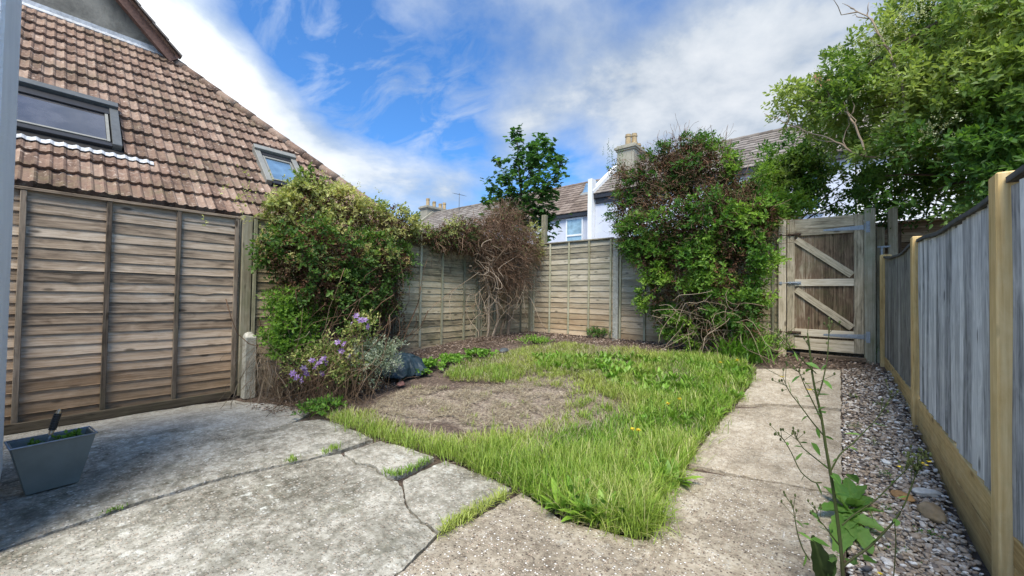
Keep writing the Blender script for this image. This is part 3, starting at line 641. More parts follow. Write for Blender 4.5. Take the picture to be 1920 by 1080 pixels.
# alley fence seen past the gate
fa = thing('lap_fence', 'dark brown horizontal board fence in the shade behind the right end of the gate', 'fence', (1.5, 7.25, .3))
lap_panel(fa, (-.9, 7.2), (2.5, 7.2), .35, 2.14, 14, (0, -1), [.03, 1.5, 2.4], 'lap_batten', 'gate_board')
g = Geo(); lathe(g, (.385, YG+.10, 1.80), [(.008, 0), (.008, .03)], 8, 1); g2 = g
box(g, (.37, YG+.105, 1.79), (.49, YG+.118, 1.81)); box(g, (.40, YG+.095, 1.70), (.42, YG+.118, 1.79)); single('hasp', g, M['galv'], 'small galvanised hasp and padlock on the narrow post right of the gate', 'hasp', (.4, YG+.11, 1.75))

# ------------------------------------------------------------------ white house corner, left edge
hw = thing('white_house', 'white textured rendered house corner filling the left edge beside the planter', 'house', (-3.2, -1.6, 0))
E = onD(42, 0, 1.0); 
edge = GP(-2, 1040)
EX, EY = -2.64, -.13
g = Geo(); box(g, (-3.9, -3.2, -.05), (EX, EY, 3.0)); part('wall', g, M['render_white'], hw, .012)
g = Geo(); box(g, (-3.95, -3.3, 3.0), (EX+.03, EY+.03, 3.08)); part('roof_edge', g, M['white_paint'], hw)

# ------------------------------------------------------------------ neighbour house with pantiled slope and gablet
EXx, EZ = -5.5, 2.0; YH = 4.02; YL = -8.0; XG, ZG = -8.38, 4.88; YGm = 1.16
nh = thing('tiled_house', 'neighbouring house with a big red brown pantiled roof slope above the left fence', 'house', (-9, -2, 0))
g = Geo(); box(g, (-16, YL+.4, -.1), (-5.9, YH-.4, 1.98)); part('wall', g, M['render_cream'], nh)
s2 = math.sqrt(.5); nrm = np.array([s2, 0, s2]); upv = np.array([-s2, 0, s2])
slopeL = (-XG+EXx)/s2; gauge = .2665; nc = int(round(slopeL/gauge)); gauge = slopeL/nc
holes = [(-.36, .52, .80, 1.72), (1.92, 2.50, .78, 1.60)]
per = .088; sp = 6
g = Geo()
for i in range(nc):
    s0 = i*gauge; s1 = (i+1)*gauge+.02; sm = (i+.5)*gauge
    yend = YH-(s0)*s2-.02; ystart = -3.6
    ntile = int((yend-ystart)/per)+1
    for k in range(ntile):          # each tile one roll wide
        y0 = ystart+k*per; y1 = y0+per
        if y0 > yend: break
        yc = (y0+y1)/2
        if any(h[0]-.02 < yc < h[1]+.02 and h[2]-.05 < sm < h[3] for h in holes): continue
        r = random.random(); yy = np.linspace(y0, min(y1, yend+.04), sp+2); ph = (yy-ystart)/per*2*math.pi
        wv = .017*np.where(np.cos(ph) > -.2, (np.cos(ph)+.2)/1.2, 0)*1.0; dz = RG.normal(0, .0018); sk = RG.normal(0, .004)
        rows = []
        for sv, off in ((s0-.002, -.012), (s0+sk, .046), (s0+sk+.012, .046), (s1, .010)):
            rows.append(np.array([EXx, 0, EZ])[None]+upv*sv+nrm*(off+dz)+nrm[None]*(wv*(1 if off > 0 else 1))[:, None]+np.column_stack([0*yy, yy, 0*yy]))
        V = np.concatenate(rows); m1 = len(yy); F = []
        for q in range(3):
            a = q*m1+np.arange(m1-1); F.append(np.stack([a, a+1, a+1+m1, a+m1], -1))
        g.add(V, np.concatenate(F), r, 0, None, False)
roof = part('roof', g, M['tile'], nh)
g = Geo()   # underlay and the other slopes
def quadp(g, pts, rnd=.5): V = np.array(pts, float); g.add(V, np.array([list(range(len(V)))]), rnd)
dn = -nrm*.02
quadp(g, [np.array(p)+dn for p in ((EXx, YL, EZ), (EXx, YH, EZ), (XG, YGm, ZG), (XG, YL+2.86, ZG))])
quadp(g, [(EXx-.02, YH, EZ), (-16, YH, EZ), (-13.1, YGm, ZG), (XG-.02, YGm, ZG)])
part('roof_underlay', g, M['dark_gap'], nh)
# side slope tiles (facing the back garden), main upper roof
g = Geo(); quadp(g, [(EXx-.02, YH+.01, EZ+.02), (XG-.02, YGm+.02, ZG+.02), (-15, YGm+.02, ZG+.02), (-17, YH+.01, EZ+.02)])
YR = -2.4; ZR = ZG+(YGm-YR)*1.06
quadp(g, [(XG+.30, YGm+.10, ZG-.02), (-15, YGm+.1, ZG-.02), (-15, YR, ZR+.09), (XG+.30, YR, ZR+.09)])
quadp(g, [(XG+.30, 2*YR-YGm-.10, ZG-.02), (XG+.30, YR, ZR+.09), (-15, YR, ZR+.09), (-15, 2*YR-YGm-.1, ZG-.02)])
part('upper_roof', g, M['tile'], nh)
g = Geo()  # thick mossy hip tiles down the edge
h0 = np.array([XG-.02, YGm+.02, ZG+.03]); h1 = np.array([EXx+.03, YH+.03, EZ+.05]); nh_ = 15
for i in range(nh_):
    a = h0+(h1-h0)*i/nh_; b_ = h0+(h1-h0)*(i+1.05)/nh_; q = [a+(b_-a)*u for u in (0, .5, 1)]
    tubes(g, np.array(q), np.array([.07, .074, .08]), 9)
part('hip_tiles', g, M['tile'], nh)
g = Geo(); V = np.array([(XG+.005, YGm, ZG), (XG+.005, YR, ZR), (XG+.005, 2*YR-YGm, ZG)]); g.add(V, np.array([[0, 1, 2]]), .3); part('gable', g, M['gable'], nh)
for sgn in (1, -1):
    e0 = np.array([XG+.20, YR+sgn*(YGm-YR)+.1*sgn, ZG-.08]); e1 = np.array([XG+.20, YR, ZR+.03])
    g = Geo(); beam(g, e0, e1, .03, .17, up=(1, 0, 0)) if False else None
    d = N(e1-e0); up = np.cross(np.array([1., 0, 0]), d)*(-1 if sgn > 0 else 1)
    if up[2] < 0: up = -up
    obox(g, (e0+e1)/2, [d, (1, 0, 0), up], [np.linalg.norm(e1-e0)/2, .014, .085]); part('bargeboard', g, M['red_paint'], nh)
    g = Geo(); c = (e0+e1)/2-up*.045+np.array([-.09, 0, 0]); obox(g, c, [d, (1, 0, 0), up], [np.linalg.norm(e1-e0)/2, .075, .008]); part('soffit', g, M['red_paint'], nh)
    g = Geo(); nn = 22
    for i in range(nn):
        a = e0+(e1-e0)*i/nn+up*.105; b_ = e0+(e1-e0)*(i+1.08)/nn+up*(.09); q = (a+b_)/2+np.array([0, 0, 0])
        obox(g, q, [N(b_-a), (1, 0, 0), np.cross(N(b_-a), (1, 0, 0))], [np.linalg.norm(b_-a)/2, .07, .012])
    part('verge_tiles', g, M['slate_grey'], nh)
g = Geo(); obox(g, np.array([XG+.03, (YGm-3.6)/2, ZG+.01]), [(0, 1, 0), N((s2, 0, -s2)), nrm], [(YGm+3.6)/2, .06, .012]); obox(g, np.array([XG+.014, (YGm-3.6)/2, ZG+.065]), np.eye(3), [.006, (YGm+3.6)/2, .03]); part('flashing', g, M['lead'], nh)
def rp(y, s, o=0.): return np.array([EXx, y, EZ])+upv*s+nrm*o
def rbox(g, y0, y1, s0, s1, o0, o1): obox(g, (rp(y0, s0, o0)+rp(y1, s1, o1))/2, [(0, 1, 0), upv, nrm], [(y1-y0)/2, (s1-s0)/2, (o1-o0)/2])
def skylight(y0, y1, s0, s1, cm, gm, lab):
    g = Geo(); o = .10
    rbox(g, y0, y0+.075, s0, s1, -.02, o); rbox(g, y1-.075, y1, s0, s1, -.02, o); rbox(g, y0, y1, s1-.0, s1+.10, -.02, o+.035)
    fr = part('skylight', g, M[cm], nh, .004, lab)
    g = Geo(); rbox(g, y0+.077, y1-.077, s0, s0+.07, -.02, o-.03); part('bottom_rail', g, M['black'], fr, .003)
    g = Geo(); rbox(g, y0+.09, y0+.115, s0+.07, s1-.02, .0, o-.02); rbox(g, y1-.115, y1-.09, s0+.07, s1-.02, .0, o-.02); rbox(g, y0+.118, y1-.118, s1-.13, s1-.09, .0, o-.02); rbox(g, y0+.118, y1-.118, s0+.075, s0+.10, .0, o-.02); part('sash', g, M['pale_metal'], fr)
    g = Geo(); rbox(g, y0+.077, y1-.077, s1-.135 if y1-y0 > .7 else s1-.087, s1-.001, .0, o-.012); part('shadow_gap', g, M['black'], fr)  # solid black bar, shade of the open top gap put in as colour
    g = Geo(); rbox(g, y0+.118, y1-.118, s0+.103, s1-.133, .03, o-.035); part('pane', g, M[gm], fr)
    return fr
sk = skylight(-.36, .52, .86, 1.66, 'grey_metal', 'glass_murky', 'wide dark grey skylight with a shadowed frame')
g = Geo(); rbox(g, -3., .60, .755, .86, -.01, .03); part('sash_gap_shade', g, M['dark_gap'], sk)  # dark band standing in for the shaded gap below the sash
g = Geo()   # white corrugated apron_flashing lapped over the tiles
yy = np.arange(-3.0, .78, per/sp); ph = (yy+3.6)/per*2*math.pi; wv = .017*np.where(np.cos(ph) > -.2, (np.cos(ph)+.2)/1.2, 0)
rows = [np.array([rp(y, s_, o_+w_+.0) for y, w_ in zip(yy, wv)]) for s_, o_ in ((.685, .040), (.685, .046), (.76, .040), (.775, .02))]
V = np.concatenate(rows); m1 = len(yy); F = np.concatenate([np.stack([q*m1+np.arange(m1-1), q*m1+np.arange(m1-1)+1, (q+1)*m1+np.arange(m1-1)+1, (q+1)*m1+np.arange(m1-1)], -1) for q in range(3)])
g.add(V, F, .5, 0); part('apron_flashing', g, M['lead'], sk)
skylight(1.92, 2.49, .80, 1.57, 'pale_metal', 'glass_blue', 'narrow taupe framed skylight above the honeysuckle')

# ------------------------------------------------------------------ terrace beyond the back fence
def tiled_slope(g, x0, x1, y0, z0, y1, z1, gauge=.30, tw=.30):
    L = math.hypot(y1-y0, z1-z0); u = np.array([0, (y1-y0)/L, (z1-z0)/L]); n_ = np.array([0, -u[2], u[1]]); nc = int(L/gauge)
    for i in range(nc):
        x = x0
        while x < x1-.01:
            xe = min(x+tw, x1); r = random.random(); s0 = i*L/nc; s1 = (i+1)*L/nc+.02
            a = np.array([0, y0, z0]); P = [a+u*s0+n_*0+(x, 0, 0), a+u*s0+(xe, 0, 0), a+u*s0+n_*.03+(x, 0, 0), a+u*s0+n_*.03+(xe, 0, 0), a+u*s1+n_*.004+(x, 0, 0), a+u*s1+n_*.004+(xe, 0, 0)]
            xm = (x+xe)/2; P += [a+u*s0+n_*.042+(xm, 0, 0), a+u*s1+n_*.016+(xm, 0, 0)]
            g.add(np.array(P), [np.array([(0,1,3,2)]), np.array([(2,6,7,4),(6,3,5,7)]), np.array([(2,3,6)])], r); x = xe
def chimney(par, x0, x1, y0, y1, z0, z1, pots, pm='pot'):
    g = Geo(); box(g, (x0, y0, z0), (x1, y1, z1-.28)); box(g, (x0-.05, y0-.05, z1-.28), (x1+.05, y1+.05, z1-.20)); box(g, (x0-.10, y0-.10, z1-.198), (x1+.10, y1+.10, z1-.08)); box(g, (x0-.02, y0-.02, z1-.078), (x1+.02, y1+.02, z1))
    ch = part('chimney', g, M['chimney'], par, .01)
    for i, (px, py, h) in enumerate(pots):
        g = Geo(); lathe(g, (px, py, z1), [(.15, 0), (.14, .03), (.125, h*.75), (.15, h*.8), (.15, h*.88), (.125, h*.9), (.13, h), (.10, h), (.10, h-.15)], 14); part('chimney_pot', g, M[pm], ch)
def sash(par, x0, x1, z0, z1, y, gm='glass_pale', split=.42):
    g = Geo(); f = .07
    box(g, (x0, y-.05, z0), (x0+f, y+.02, z1)); box(g, (x1-f, y-.05, z0), (x1, y+.02, z1)); box(g, (x0+f, y-.05, z1-f), (x1-f, y+.02, z1)); box(g, (x0+f, y-.05, z0), (x1-f, y+.02, z0+f))
    zm = z0+(z1-z0)*split; box(g, (x0+f, y-.055, zm-.04), (x1-f, y+.015, zm+.04)); box(g, (x0-.04, y-.10, z0-.06), (x1+.04, y-.002, z0-.002))
    wn = part('window', g, M['white_paint'], par)
    g = Geo(); box(g, (x0+f, y-.02, z0+f), (x1-f, y-.012, zm-.04)); box(g, (x0+f, y-.03, zm+.04), (x1-f, y-.022, z1-f)); part('pane', g, M[gm], wn)
def terrace(name, label, x0, x1, yw, ze, yr, zr, wm, rm):
    h = thing(name, label, 'house', ((x0+x1)/2, yw, 0))
    g = Geo(); box(g, (x0, yw, 0), (x1, 2*yr-yw, ze-.05)); V = np.array([(x, y, z) for x in (x0+.01, x1-.01) for y, z in ((yw, ze-.06), (yr, zr-.06), (2*yr-yw, ze-.06))]); g.add(V, np.array([(0,1,2),(5,4,3)]), .5); part('wall', g, M[wm], h)
    g = Geo(); tiled_slope(g, x0, x1, yw-.18, ze-.04, yr, zr); tiled_slope_back = [(x0, yr, zr), (x1, yr, zr), (x1, 2*yr-yw+.2, ze-.1), (x0, 2*yr-yw+.2, ze-.1)]; quadp(g, tiled_slope_back)
    quadp(g, [(x0, yw-.17, ze-.06), (x0, yr, zr-.03), (x1, yr, zr-.03), (x1, yw-.17, ze-.06)])
    r = part('roof', g, M[rm], h)
    g = Geo(); nn = int((x1-x0)/.45)
    for i in range(nn): a = x0+(x1-x0)*i/nn; tubes(g, np.array([(a, yr, zr-.01), (a+(x1-x0)/nn*1.03, yr, zr+.005)]), .11, 8)
    part('ridge_tiles', g, M[rm], r)
    g = Geo(); box(g, (x0, yw-.16, ze-.22), (x1, yw-.02, ze-.07)); part('gutter', g, M['black'], h)
    return h, r
hA = thing('distant_house', 'small white flat topped house far left behind the honeysuckle, left of the furthest chimney', 'house', (-28, 18.5, 0))
g = Geo(); box(g, (-31, 18.6, 0), (-24.8, 24, 7.05)); part('wall', g, M['render_cream'], hA)
g = Geo(); box(g, (-31.2, 18.4, 7.06), (-24.7, 24, 7.2)); part('fascia', g, M['black'], hA); sash(hA, -27.2, -26.2, 5.2, 6.6, 18.6, 'glass_blue')
hB, rB = terrace('terraced_house', 'terraced house with brown grey roof and short pots chimney, seen left of the sycamore', -23.4, -15.2, 16, 5.08, 18.7, 7.2, 'render_lilac', 'slate_grey')
chimney(rB, -24.3, -23.45, 18.1, 20.4, 5.5, 7.75, [(-23.9, 18.5, .62), (-23.9, 19.1, .5), (-23.9, 19.7, .45), (-23.9, 20.1, .6)])
g = Geo(); beam(g, (-23.42, 15.8, 5.0), (-23.42, 18.6, 7.28), .22, .16); part('coping', g, M['chimney'], rB)
g = Geo(); ax_, ay_, az_ = -20.3, 18.4, 7.1
tubes(g, np.array([(ax_, ay_, az_-.1), (ax_, ay_, az_+.55), (ax_, ay_, az_+1.1)]), .02, 6, .5); tubes(g, np.array([(ax_-.5, ay_, az_+1.15), (ax_, ay_, az_+1.0), (ax_+.5, ay_, az_+.85)]), .015, 5, .5)
for q in np.linspace(-.5, .5, 9): tubes(g, np.array([(ax_+q, ay_-.22, az_+1.0-.3*q), (ax_+q, ay_+.22, az_+1.0-.3*q)]), .008, 4, .5)
part('aerial', g, M['grey_metal'], rB)
hC, rC = terrace('terraced_house', 'lilac grey rendered house with brown roof and a white sash window above the back fence', -15.15, -8.42, 16, 5.08, 18.7, 7.25, 'render_lilac', 'slate_brown')
sash(hC, -10.05, -9.12, 3.55, 4.82, 16.0, 'glass_pale', .36); sash(hC, -13.6, -12.7, 3.55, 4.82, 16.0)
g = Geo(); lathe(g, (-8.83, 15.93, 0), [(.04, 0), (.04, 4.9)], 8); part('drainpipe', g, M['black'], hC)
g = Geo(); u = N((0, 2.7, 2.17)); n_ = np.array([0, -u[2], u[1]]); c = np.array([-9.75, 17.75, 5.08+1.75*.8+.05]); 
obox(g, c, [(1, 0, 0), u, n_], [.38, .5, .05]); rl = part('roof_light', g, M['pale_metal'], rC)
g = Geo(); obox(g, c+n_*.10-u*.02, [(1, 0, 0), N(u+n_*.35), N(np.cross((1, 0, 0), u+n_*.35))], [.33, .46, .02]); part('pane', g, M['glass_blue'], rl)
hD, rD = terrace('terraced_house', 'nearer pale grey rendered house with grey tiled roof rising behind the tall climber', -8.2, .35, 15.4, 5.62, 18.3, 7.72, 'render_lilac', 'slate_grey')
chimney(rD, -8.15, -7.3, 17.4, 19.7, 6.3, 8.32, [(-7.75, 17.75, .58), (-7.6, 18.1, .7), (-7.75, 18.5, .5), (-7.75, 18.95, .5), (-7.75, 19.4, .45)])
g = Geo(); box(g, (-8.41, 15.1, 0), (-8.21, 15.45, 6.25)); beam(g, (-8.3, 15.2, 5.65), (-8.3, 18.3, 7.9), .22, .16); part('party_wall', g, M['render_cream'], hD)
sash(hD, -6.6, -5.5, 3.5, 4.9, 15.4); sash(hD, -2.9, -1.9, 3.9, 5.2, 15.4, 'glass_blue'); sash(hD, -1.1, -.4, 3.9, 5.2, 15.4, 'glass_blue')
g = Geo(); lathe(g, (-1.35, 15.33, 0), [(.045, 0), (.045, 5.4)], 8); part('drainpipe', g, M['black'], hD)
g = Geo(); box(g, (-8.15, 15.33, 5.18), (-7.0, 15.40, 5.40)); part('fascia', g, M['black'], hD)
hE, rE = terrace('terraced_house', 'white house mostly hidden behind the big tree, with one orange chimney pot', .4, 7, 15.8, 5.6, 18.6, 7.8, 'render_cream', 'slate_grey')
chimney(rE, -.9, -.0, 17.6, 19, 6.8, 8.75, [(-.62, 18.2, .75), (-.3, 18.2, .6)], 'pot_red')
# ==PART2==

# ------------------------------------------------------------------ vegetation helpers
def blobpts(blobs, n, lo=.55, hi=1.05, bias=None):
    """points through the outer volume of a set of ellipsoids, with outward directions"""
    B = np.array([b[:3] for b in blobs]); Rr = np.array([(b[3] if hasattr(b[3], '__len__') else (b[3],)*3) for b in blobs], float)
    wt = (Rr[:, 0]*Rr[:, 1]+Rr[:, 0]*Rr[:, 2]+Rr[:, 1]*Rr[:, 2]); wt /= wt.sum(); k = RG.choice(len(B), n, p=wt)
    d = N(RG.normal(0, 1, (n, 3))); r = RG.uniform(lo, hi, (n, 1)); P = B[k]+d*Rr[k]*r
    return P, N(d/Rr[k]), k
def gaps(P, s, th, o=0.): return vnoise(P, s, o) > th
def sprigs(g, P, D, nl, L, leafL, leafW, droop=.0, rnd=None, tone=0., up=.6, fold=.25, spread=.9, opp=False):
    """leafy shoots: nl leaves set alternately along each short curved shoot"""
    n = len(P); D = N(D); L = np.broadcast_to(np.asarray(L, float), (n,)); rs = RG.random(n) if rnd is None else np.broadcast_to(rnd, (n,)); tn = np.broadcast_to(tone, (n,))
    side = N(np.cross(D, N(RG.normal(0, 1, (n, 3))))); bi = np.cross(D, side)
    lp, ld, ln_, lr, lt, ll = [], [], [], [], [], []
    for k in range(nl):
        t = (k+.6)/nl; p = P+D*(L*t)[:, None]; p[:, 2] += droop*L*t*t
        a = k*2.4+RG.uniform(-.5, .5, n); s = side*np.cos(a)[:, None]+bi*np.sin(a)[:, None]
        dd = N(D*(.25+.75*t)+s*spread*(1.1-.6*t)+RG.normal(0, .22, (n, 3))); nn = N(np.array([0, 0, 1.])*up+D*.4+RG.normal(0, .38, (n, 3)))
        lp.append(p+RG.normal(0, .004, (n, 3))); ld.append(dd); ln_.append(nn); lr.append(np.clip(rs*.62+RG.random(n)*.38, 0, 1)); lt.append(tn); ll.append(leafL*RG.uniform(.6, 1.15, n)*(1.12-.5*t))
    ll = np.concatenate(ll); leaves(g, np.concatenate(lp), np.concatenate(ld), np.concatenate(ln_), ll, ll*leafW/leafL, fold, np.concatenate(lr), np.concatenate(lt))
def at3(pts): return np.array(pts, float)
UP = np.array([0, 0, 1.])

# ------------------------------------------------------------------ honeysuckle over the left fence
def hz(y): return 2.05
hb = []
for px, py, X, rr in [(543,402,-4.75,.22),(585,378,-4.8,.26),(640,395,-4.85,.28),(700,420,-4.9,.28),(755,425,-4.95,.22),(790,440,-5.0,.13),(530,470,-4.65,.22),(575,460,-4.5,.32),(630,470,-4.5,.34),(700,480,-4.65,.3),(745,490,-4.85,.22),
    (556,540,-4.6,.22),(600,540,-4.45,.32),(660,545,-4.5,.32),(715,550,-4.7,.25),(580,345,-4.8,.12),(740,400,-4.9,.12)]:
    hb.append((*onX(px, py, X), (rr*.9, rr, rr*.95)))
hs = thing('honeysuckle', 'big flowering honeysuckle mound hanging over the left fence beside the timber post', 'climber', (-4.8, 2.3, 0))
g = Geo(); P, D, k = blobpts(hb, 6000, .65, 1.12); kp = gaps(P, 3.2, -.12, 3.) & gaps(P, 8., -.14, 1.) & (P[:, 0] > -5.45); P, D = P[kp], D[kp]
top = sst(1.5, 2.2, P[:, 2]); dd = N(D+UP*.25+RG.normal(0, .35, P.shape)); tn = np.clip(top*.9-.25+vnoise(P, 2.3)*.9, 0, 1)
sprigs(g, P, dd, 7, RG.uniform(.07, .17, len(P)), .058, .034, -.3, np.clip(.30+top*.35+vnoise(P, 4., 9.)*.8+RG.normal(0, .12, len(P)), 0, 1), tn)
Ps = np.array([onX(580+RG.normal(0, 75), 395+RG.normal(0, 22), -4.75+RG.normal(0, .1)) for _ in range(160)]); sprigs(g, Ps, N(UP*1.2+RG.normal(0, .5, Ps.shape)), 9, RG.uniform(.12, .28, 160), .038, .021, -.2, .8, .8)
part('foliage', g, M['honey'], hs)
g = Geo(); P, D, k = blobpts(hb, 4800, .3, 1.02); kp = P[:, 0] > -5.2; P, D = P[kp], D[kp]; sprigs(g, P, N(D-UP*.5), 5, .09, .038, .02, -.4, None, (RG.random(len(P)) < .15)*.6)
Pd = np.array([onX(RG.uniform(560, 760), RG.uniform(470, 640), -4.95+RG.normal(0, .06)) for _ in range(1500)]); sprigs(g, Pd, N(-UP+RG.normal(0, .5, Pd.shape)), 5, .09, .036, .018, -.2)
part('dead_leaves', g, M['dead_leaf'], hs)
g = Geo(); P, D, k = blobpts(hb[:11], 2600, .92, 1.12); kp = (gaps(P, 2.6, -.02, 8.)) & (P[:, 2] > 1.35); P, D = P[kp], D[kp]; sprigs(g, P, N(D+UP*.5), 8, .03, .032, .009, 0, None, 0, .3, .3, 1.4)
part('blossom', g, M['yellow_bloom'], hs)
g = Geo(); S = np.array([onX(RG.uniform(520, 720), RG.uniform(700, 770), -4.75+RG.normal(0, .15)) for _ in range(260)]); S[:, 2] = gz(S[:, 0], S[:, 1]); tubes(g, wig(S, np.array([-.1, .25, 1.])+RG.normal(0, .24, (260, 3)), RG.uniform(.6, 1.7, 260), 9, .07, -.1), RG.uniform(.0015, .006, (260, 1)), 3)
part('stems', g, M['bark_red'], hs)
g = Geo(); S = np.array([onX(RG.uniform(500, 640), RG.uniform(610, 700), -4.66+RG.normal(0, .13)) for _ in range(900)]); tubes(g, wig(S, np.array([.2, .25, -1.])+RG.normal(0, .5, (900, 3)), RG.uniform(.25, .7, 900), 7, .16, -.25), RG.uniform(.001, .0028, (900, 1)), 3)
part('dry_tangle', g, M['bark_pale'], hs)
# ------------------------------------------------------------------ green shrub with fresh leaves low in the corner, clematis, variegated shrub
fs = thing('leafy_shrub', 'fresh green leafy shrub growing up in front of the honeysuckle beside the concrete spur', 'shrub', (-4.4, 1.75, 0))
sb = [(*onX(px, py, X), rr) for px, py, X, rr in [(545,605,-4.4,.17),(530,570,-4.45,.12),(570,640,-4.35,.15),(540,660,-4.35,.10),(600,585,-4.4,.09),(520,630,-4.42,.10)]]
g = Geo(); P, D, k = blobpts(sb, 620, .4, 1.1); sprigs(g, P, N(D+UP*.7), 7, .11, .052, .026, -.2, np.clip(.72+RG.normal(0, .18, len(P)), 0, 1), .25); part('foliage', g, M['climber'], fs)
g = Geo(); S = np.repeat(at3([(-4.45, 1.7, 0)]), 14, 0)+RG.normal(0, .06, (14, 3))*[1, 1, 0]; tubes(g, wig(S, np.array([0, 0, 1.])+RG.normal(0, .13, (14, 3)), .85, 7, .04), .004, 4); part('stems', g, M['bark'], fs)
cl = thing('clematis', 'purple flowered clematis scrambling over dry stems at the foot of the honeysuckle', 'climber', (-3.9, 1.95, 0))
cb = [(*onD(px, py, D_), rr) for px, py, D_, rr in [(560,690,3.9,.13),(600,675,3.95,.15),(640,650,4.05,.15),(675,620,4.2,.13),(690,605,4.25,.09),(625,690,3.9,.15),(655,680,4.0,.12)]]
g = Geo(); P, D, k = blobpts(cb, 480, .3, 1.1); tnn = np.clip(RG.normal(.4, .4, len(P)), 0, 1); sprigs(g, P, N(D+UP*.6), 6, .10, .040, .020, -.3, np.clip(.6+RG.normal(0, .2, len(P)), 0, 1), tnn); part('foliage', g, M['honey'], cl)
g = Geo(); NS = 230; S = np.array([GP(RG.uniform(500, 700), RG.uniform(735, 775)) for _ in range(NS)]); tgt = np.array([cb[i][:3] for i in RG.integers(0, len(cb), NS)])
tubes(g, wig(S, tgt-S+RG.normal(0, .12, S.shape), np.linalg.norm(tgt-S, axis=1), 8, .16), RG.uniform(.001, .0026, (NS, 1)), 3); part('stems', g, M['bark_red'], cl)
fl = [(557,708),(549,700),(566,712),(575,700),(585,676),(599,680),(607,672),(592,688),(612,680),(633,642),(640,658),(655,668),(668,592),(660,606),(684,600),(690,612),(676,600),(570,690),(645,645),(604,700)]
for i, (px, py) in enumerate(fl):
    c = onD(px, py, 3.62+.4*(px-550)/140+RG.uniform(-.03, .03)); g = Geo(); n = 6; a = np.arange(n)*math.pi*2/n+RG.random()
    ax = N(np.array([.4, -.75, .45])+RG.normal(0, .3, 3)); s = N(np.cross(ax, UP)); t_ = np.cross(s, ax); dirs = np.cos(a)[:, None]*s+np.sin(a)[:, None]*t_+ax*.15
    leaves(g, np.repeat(c[None], n, 0), dirs, np.repeat(ax[None], n, 0), .038, .022, .1); tubes(g, np.array([c, c+ax*.012]), .006, 5, .9)
    part('flower', g, M['purple'], cl)
vs_ = thing('variegated_shrub', 'pale variegated shrub with cream edged leaves beside the purple clematis', 'shrub', (-3.9, 2.35, 0))
vb = [(*onD(px, py, D_), rr) for px, py, D_, rr in [(680,665,4.2,.15),(710,660,4.3,.14),(730,670,4.35,.10),(690,690,4.15,.12),(740,650,4.4,.06)]]
g = Geo(); P, D, k = blobpts(vb, 620, .3, 1.12); sprigs(g, P, N(D+UP*.4), 7, .09, .036, .013, -.4, np.clip(.62+RG.normal(0, .25, len(P)), 0, 1), np.clip(RG.normal(.3, .4, len(P)), 0, 1)); part('foliage', g, M['varieg'], vs_)
g = Geo(); S = np.repeat(GP(700, 735)[None], 30, 0)+RG.normal(0, .08, (30, 3))*[1, 1, 0]; tg = np.array([vb[i][:3] for i in RG.integers(0, len(vb), 30)]); tubes(g, wig(S, tg-S, np.linalg.norm(tg-S, axis=1), 6, .05), .0025, 3); part('stems', g, M['bark_red'], vs_)
def small_plant(name, label, cat, c, rad, hgt, n, mt, leafL, leafW, rn, tone=0., group=None):
    o = thing(name, label, cat, tuple(c), group); S = c+RG.normal(0, rad*.35, (n, 3))*[1, 1, 0]; dd = N(np.column_stack([(S-c)[:, :2]/max(rad, .01)*1.2+RG.normal(0, .25, (n, 2)), np.full(n, .9)])); LL = RG.uniform(.5, 1, n)*hgt
    g = Geo(); tubes(g, wig(S, dd, LL, 5, .05), .0022, 3); part('stems', g, M['stem_green'], o)
    g = Geo(); sprigs(g, S+dd*LL[:, None]*.45, dd, 6, LL*.6, leafL, leafW, -.3, np.clip(rn+RG.normal(0, .15, n), 0, 1), tone); part('leaves', g, M[mt], o); return o
small_plant('low_shrub', 'low bright green plant at the patio corner under the clematis', 'plant', GP(612, 772), .16, .17, 60, 'climber', .05, .028, .65)
small_plant('low_shrub', 'clover like green seedling clump below the variegated shrub', 'plant', GP(655, 730), .09, .26, 26, 'climber', .05, .036, .85)
small_plant('low_shrub', 'ferny bright green clump at the back of the lawn before the corner', 'plant', GP(1003, 645), .26, .16, 110, 'broad', .05, .018, .7)
small_plant('low_shrub', 'dark green clump at the foot of the back fence left of the concrete post', 'plant', GP(1125, 632), .20, .24, 90, 'climber', .055, .025, .3)
for i, (px, py, lab) in enumerate([(760,700,'leafy strawberry like plant beside the dark plastic sheet'),(805,690,'second clump of round leaves from the dark plastic sheet'),(850,678,'third clump of round leaves from the dark plastic sheet'),(897,668,'low leafy clump nearest the dark pebble')]):
    small_plant('strawberry_plant', lab, 'plant', GP(px, py), .20, .13, 70, 'broad', .055, .045, .35, 0., 'leafy clumps along the left edge of the lawn')

# ------------------------------------------------------------------ half dead climber in the left back corner
dc = thing('dead_climber', 'brown dead looking climber of tangled twigs and pale stems in the back left corner', 'climber', (-4.95, 5.6, .3))
db = [(*onX(px, py, X), rr) for px, py, X, rr in [(935,440,-4.75,.38),(960,470,-4.7,.36),(905,450,-4.85,.32),(985,450,-4.8,.26),(950,410,-4.85,.28),(870,440,-4.95,.24),(840,445,-5.0,.19),(815,450,-5.05,.13),(960,520,-4.7,.30),(930,500,-4.7,.28),(1000,480,-4.8,.16)]]
g = Geo(); P, D, k = blobpts(db, 5200, .25, 1.0); tubes(g, wig(P, D*.6+np.array([0, 0, -.15])+RG.normal(0, .6, P.shape), RG.uniform(.12, .36, len(P)), 5, .14, -.2), RG.uniform(.0012, .0035, (len(P), 1)), 3); P, D, k = blobpts(db[:5]+[db[7]], 420, .9, 1.15); P = P[P[:, 2] > 2.1]; tubes(g, wig(P, UP+RG.normal(0, .3, P.shape), RG.uniform(.08, .26, len(P)), 5, .08), .002, 3); part('twigs', g, M['bark_red'], dc)
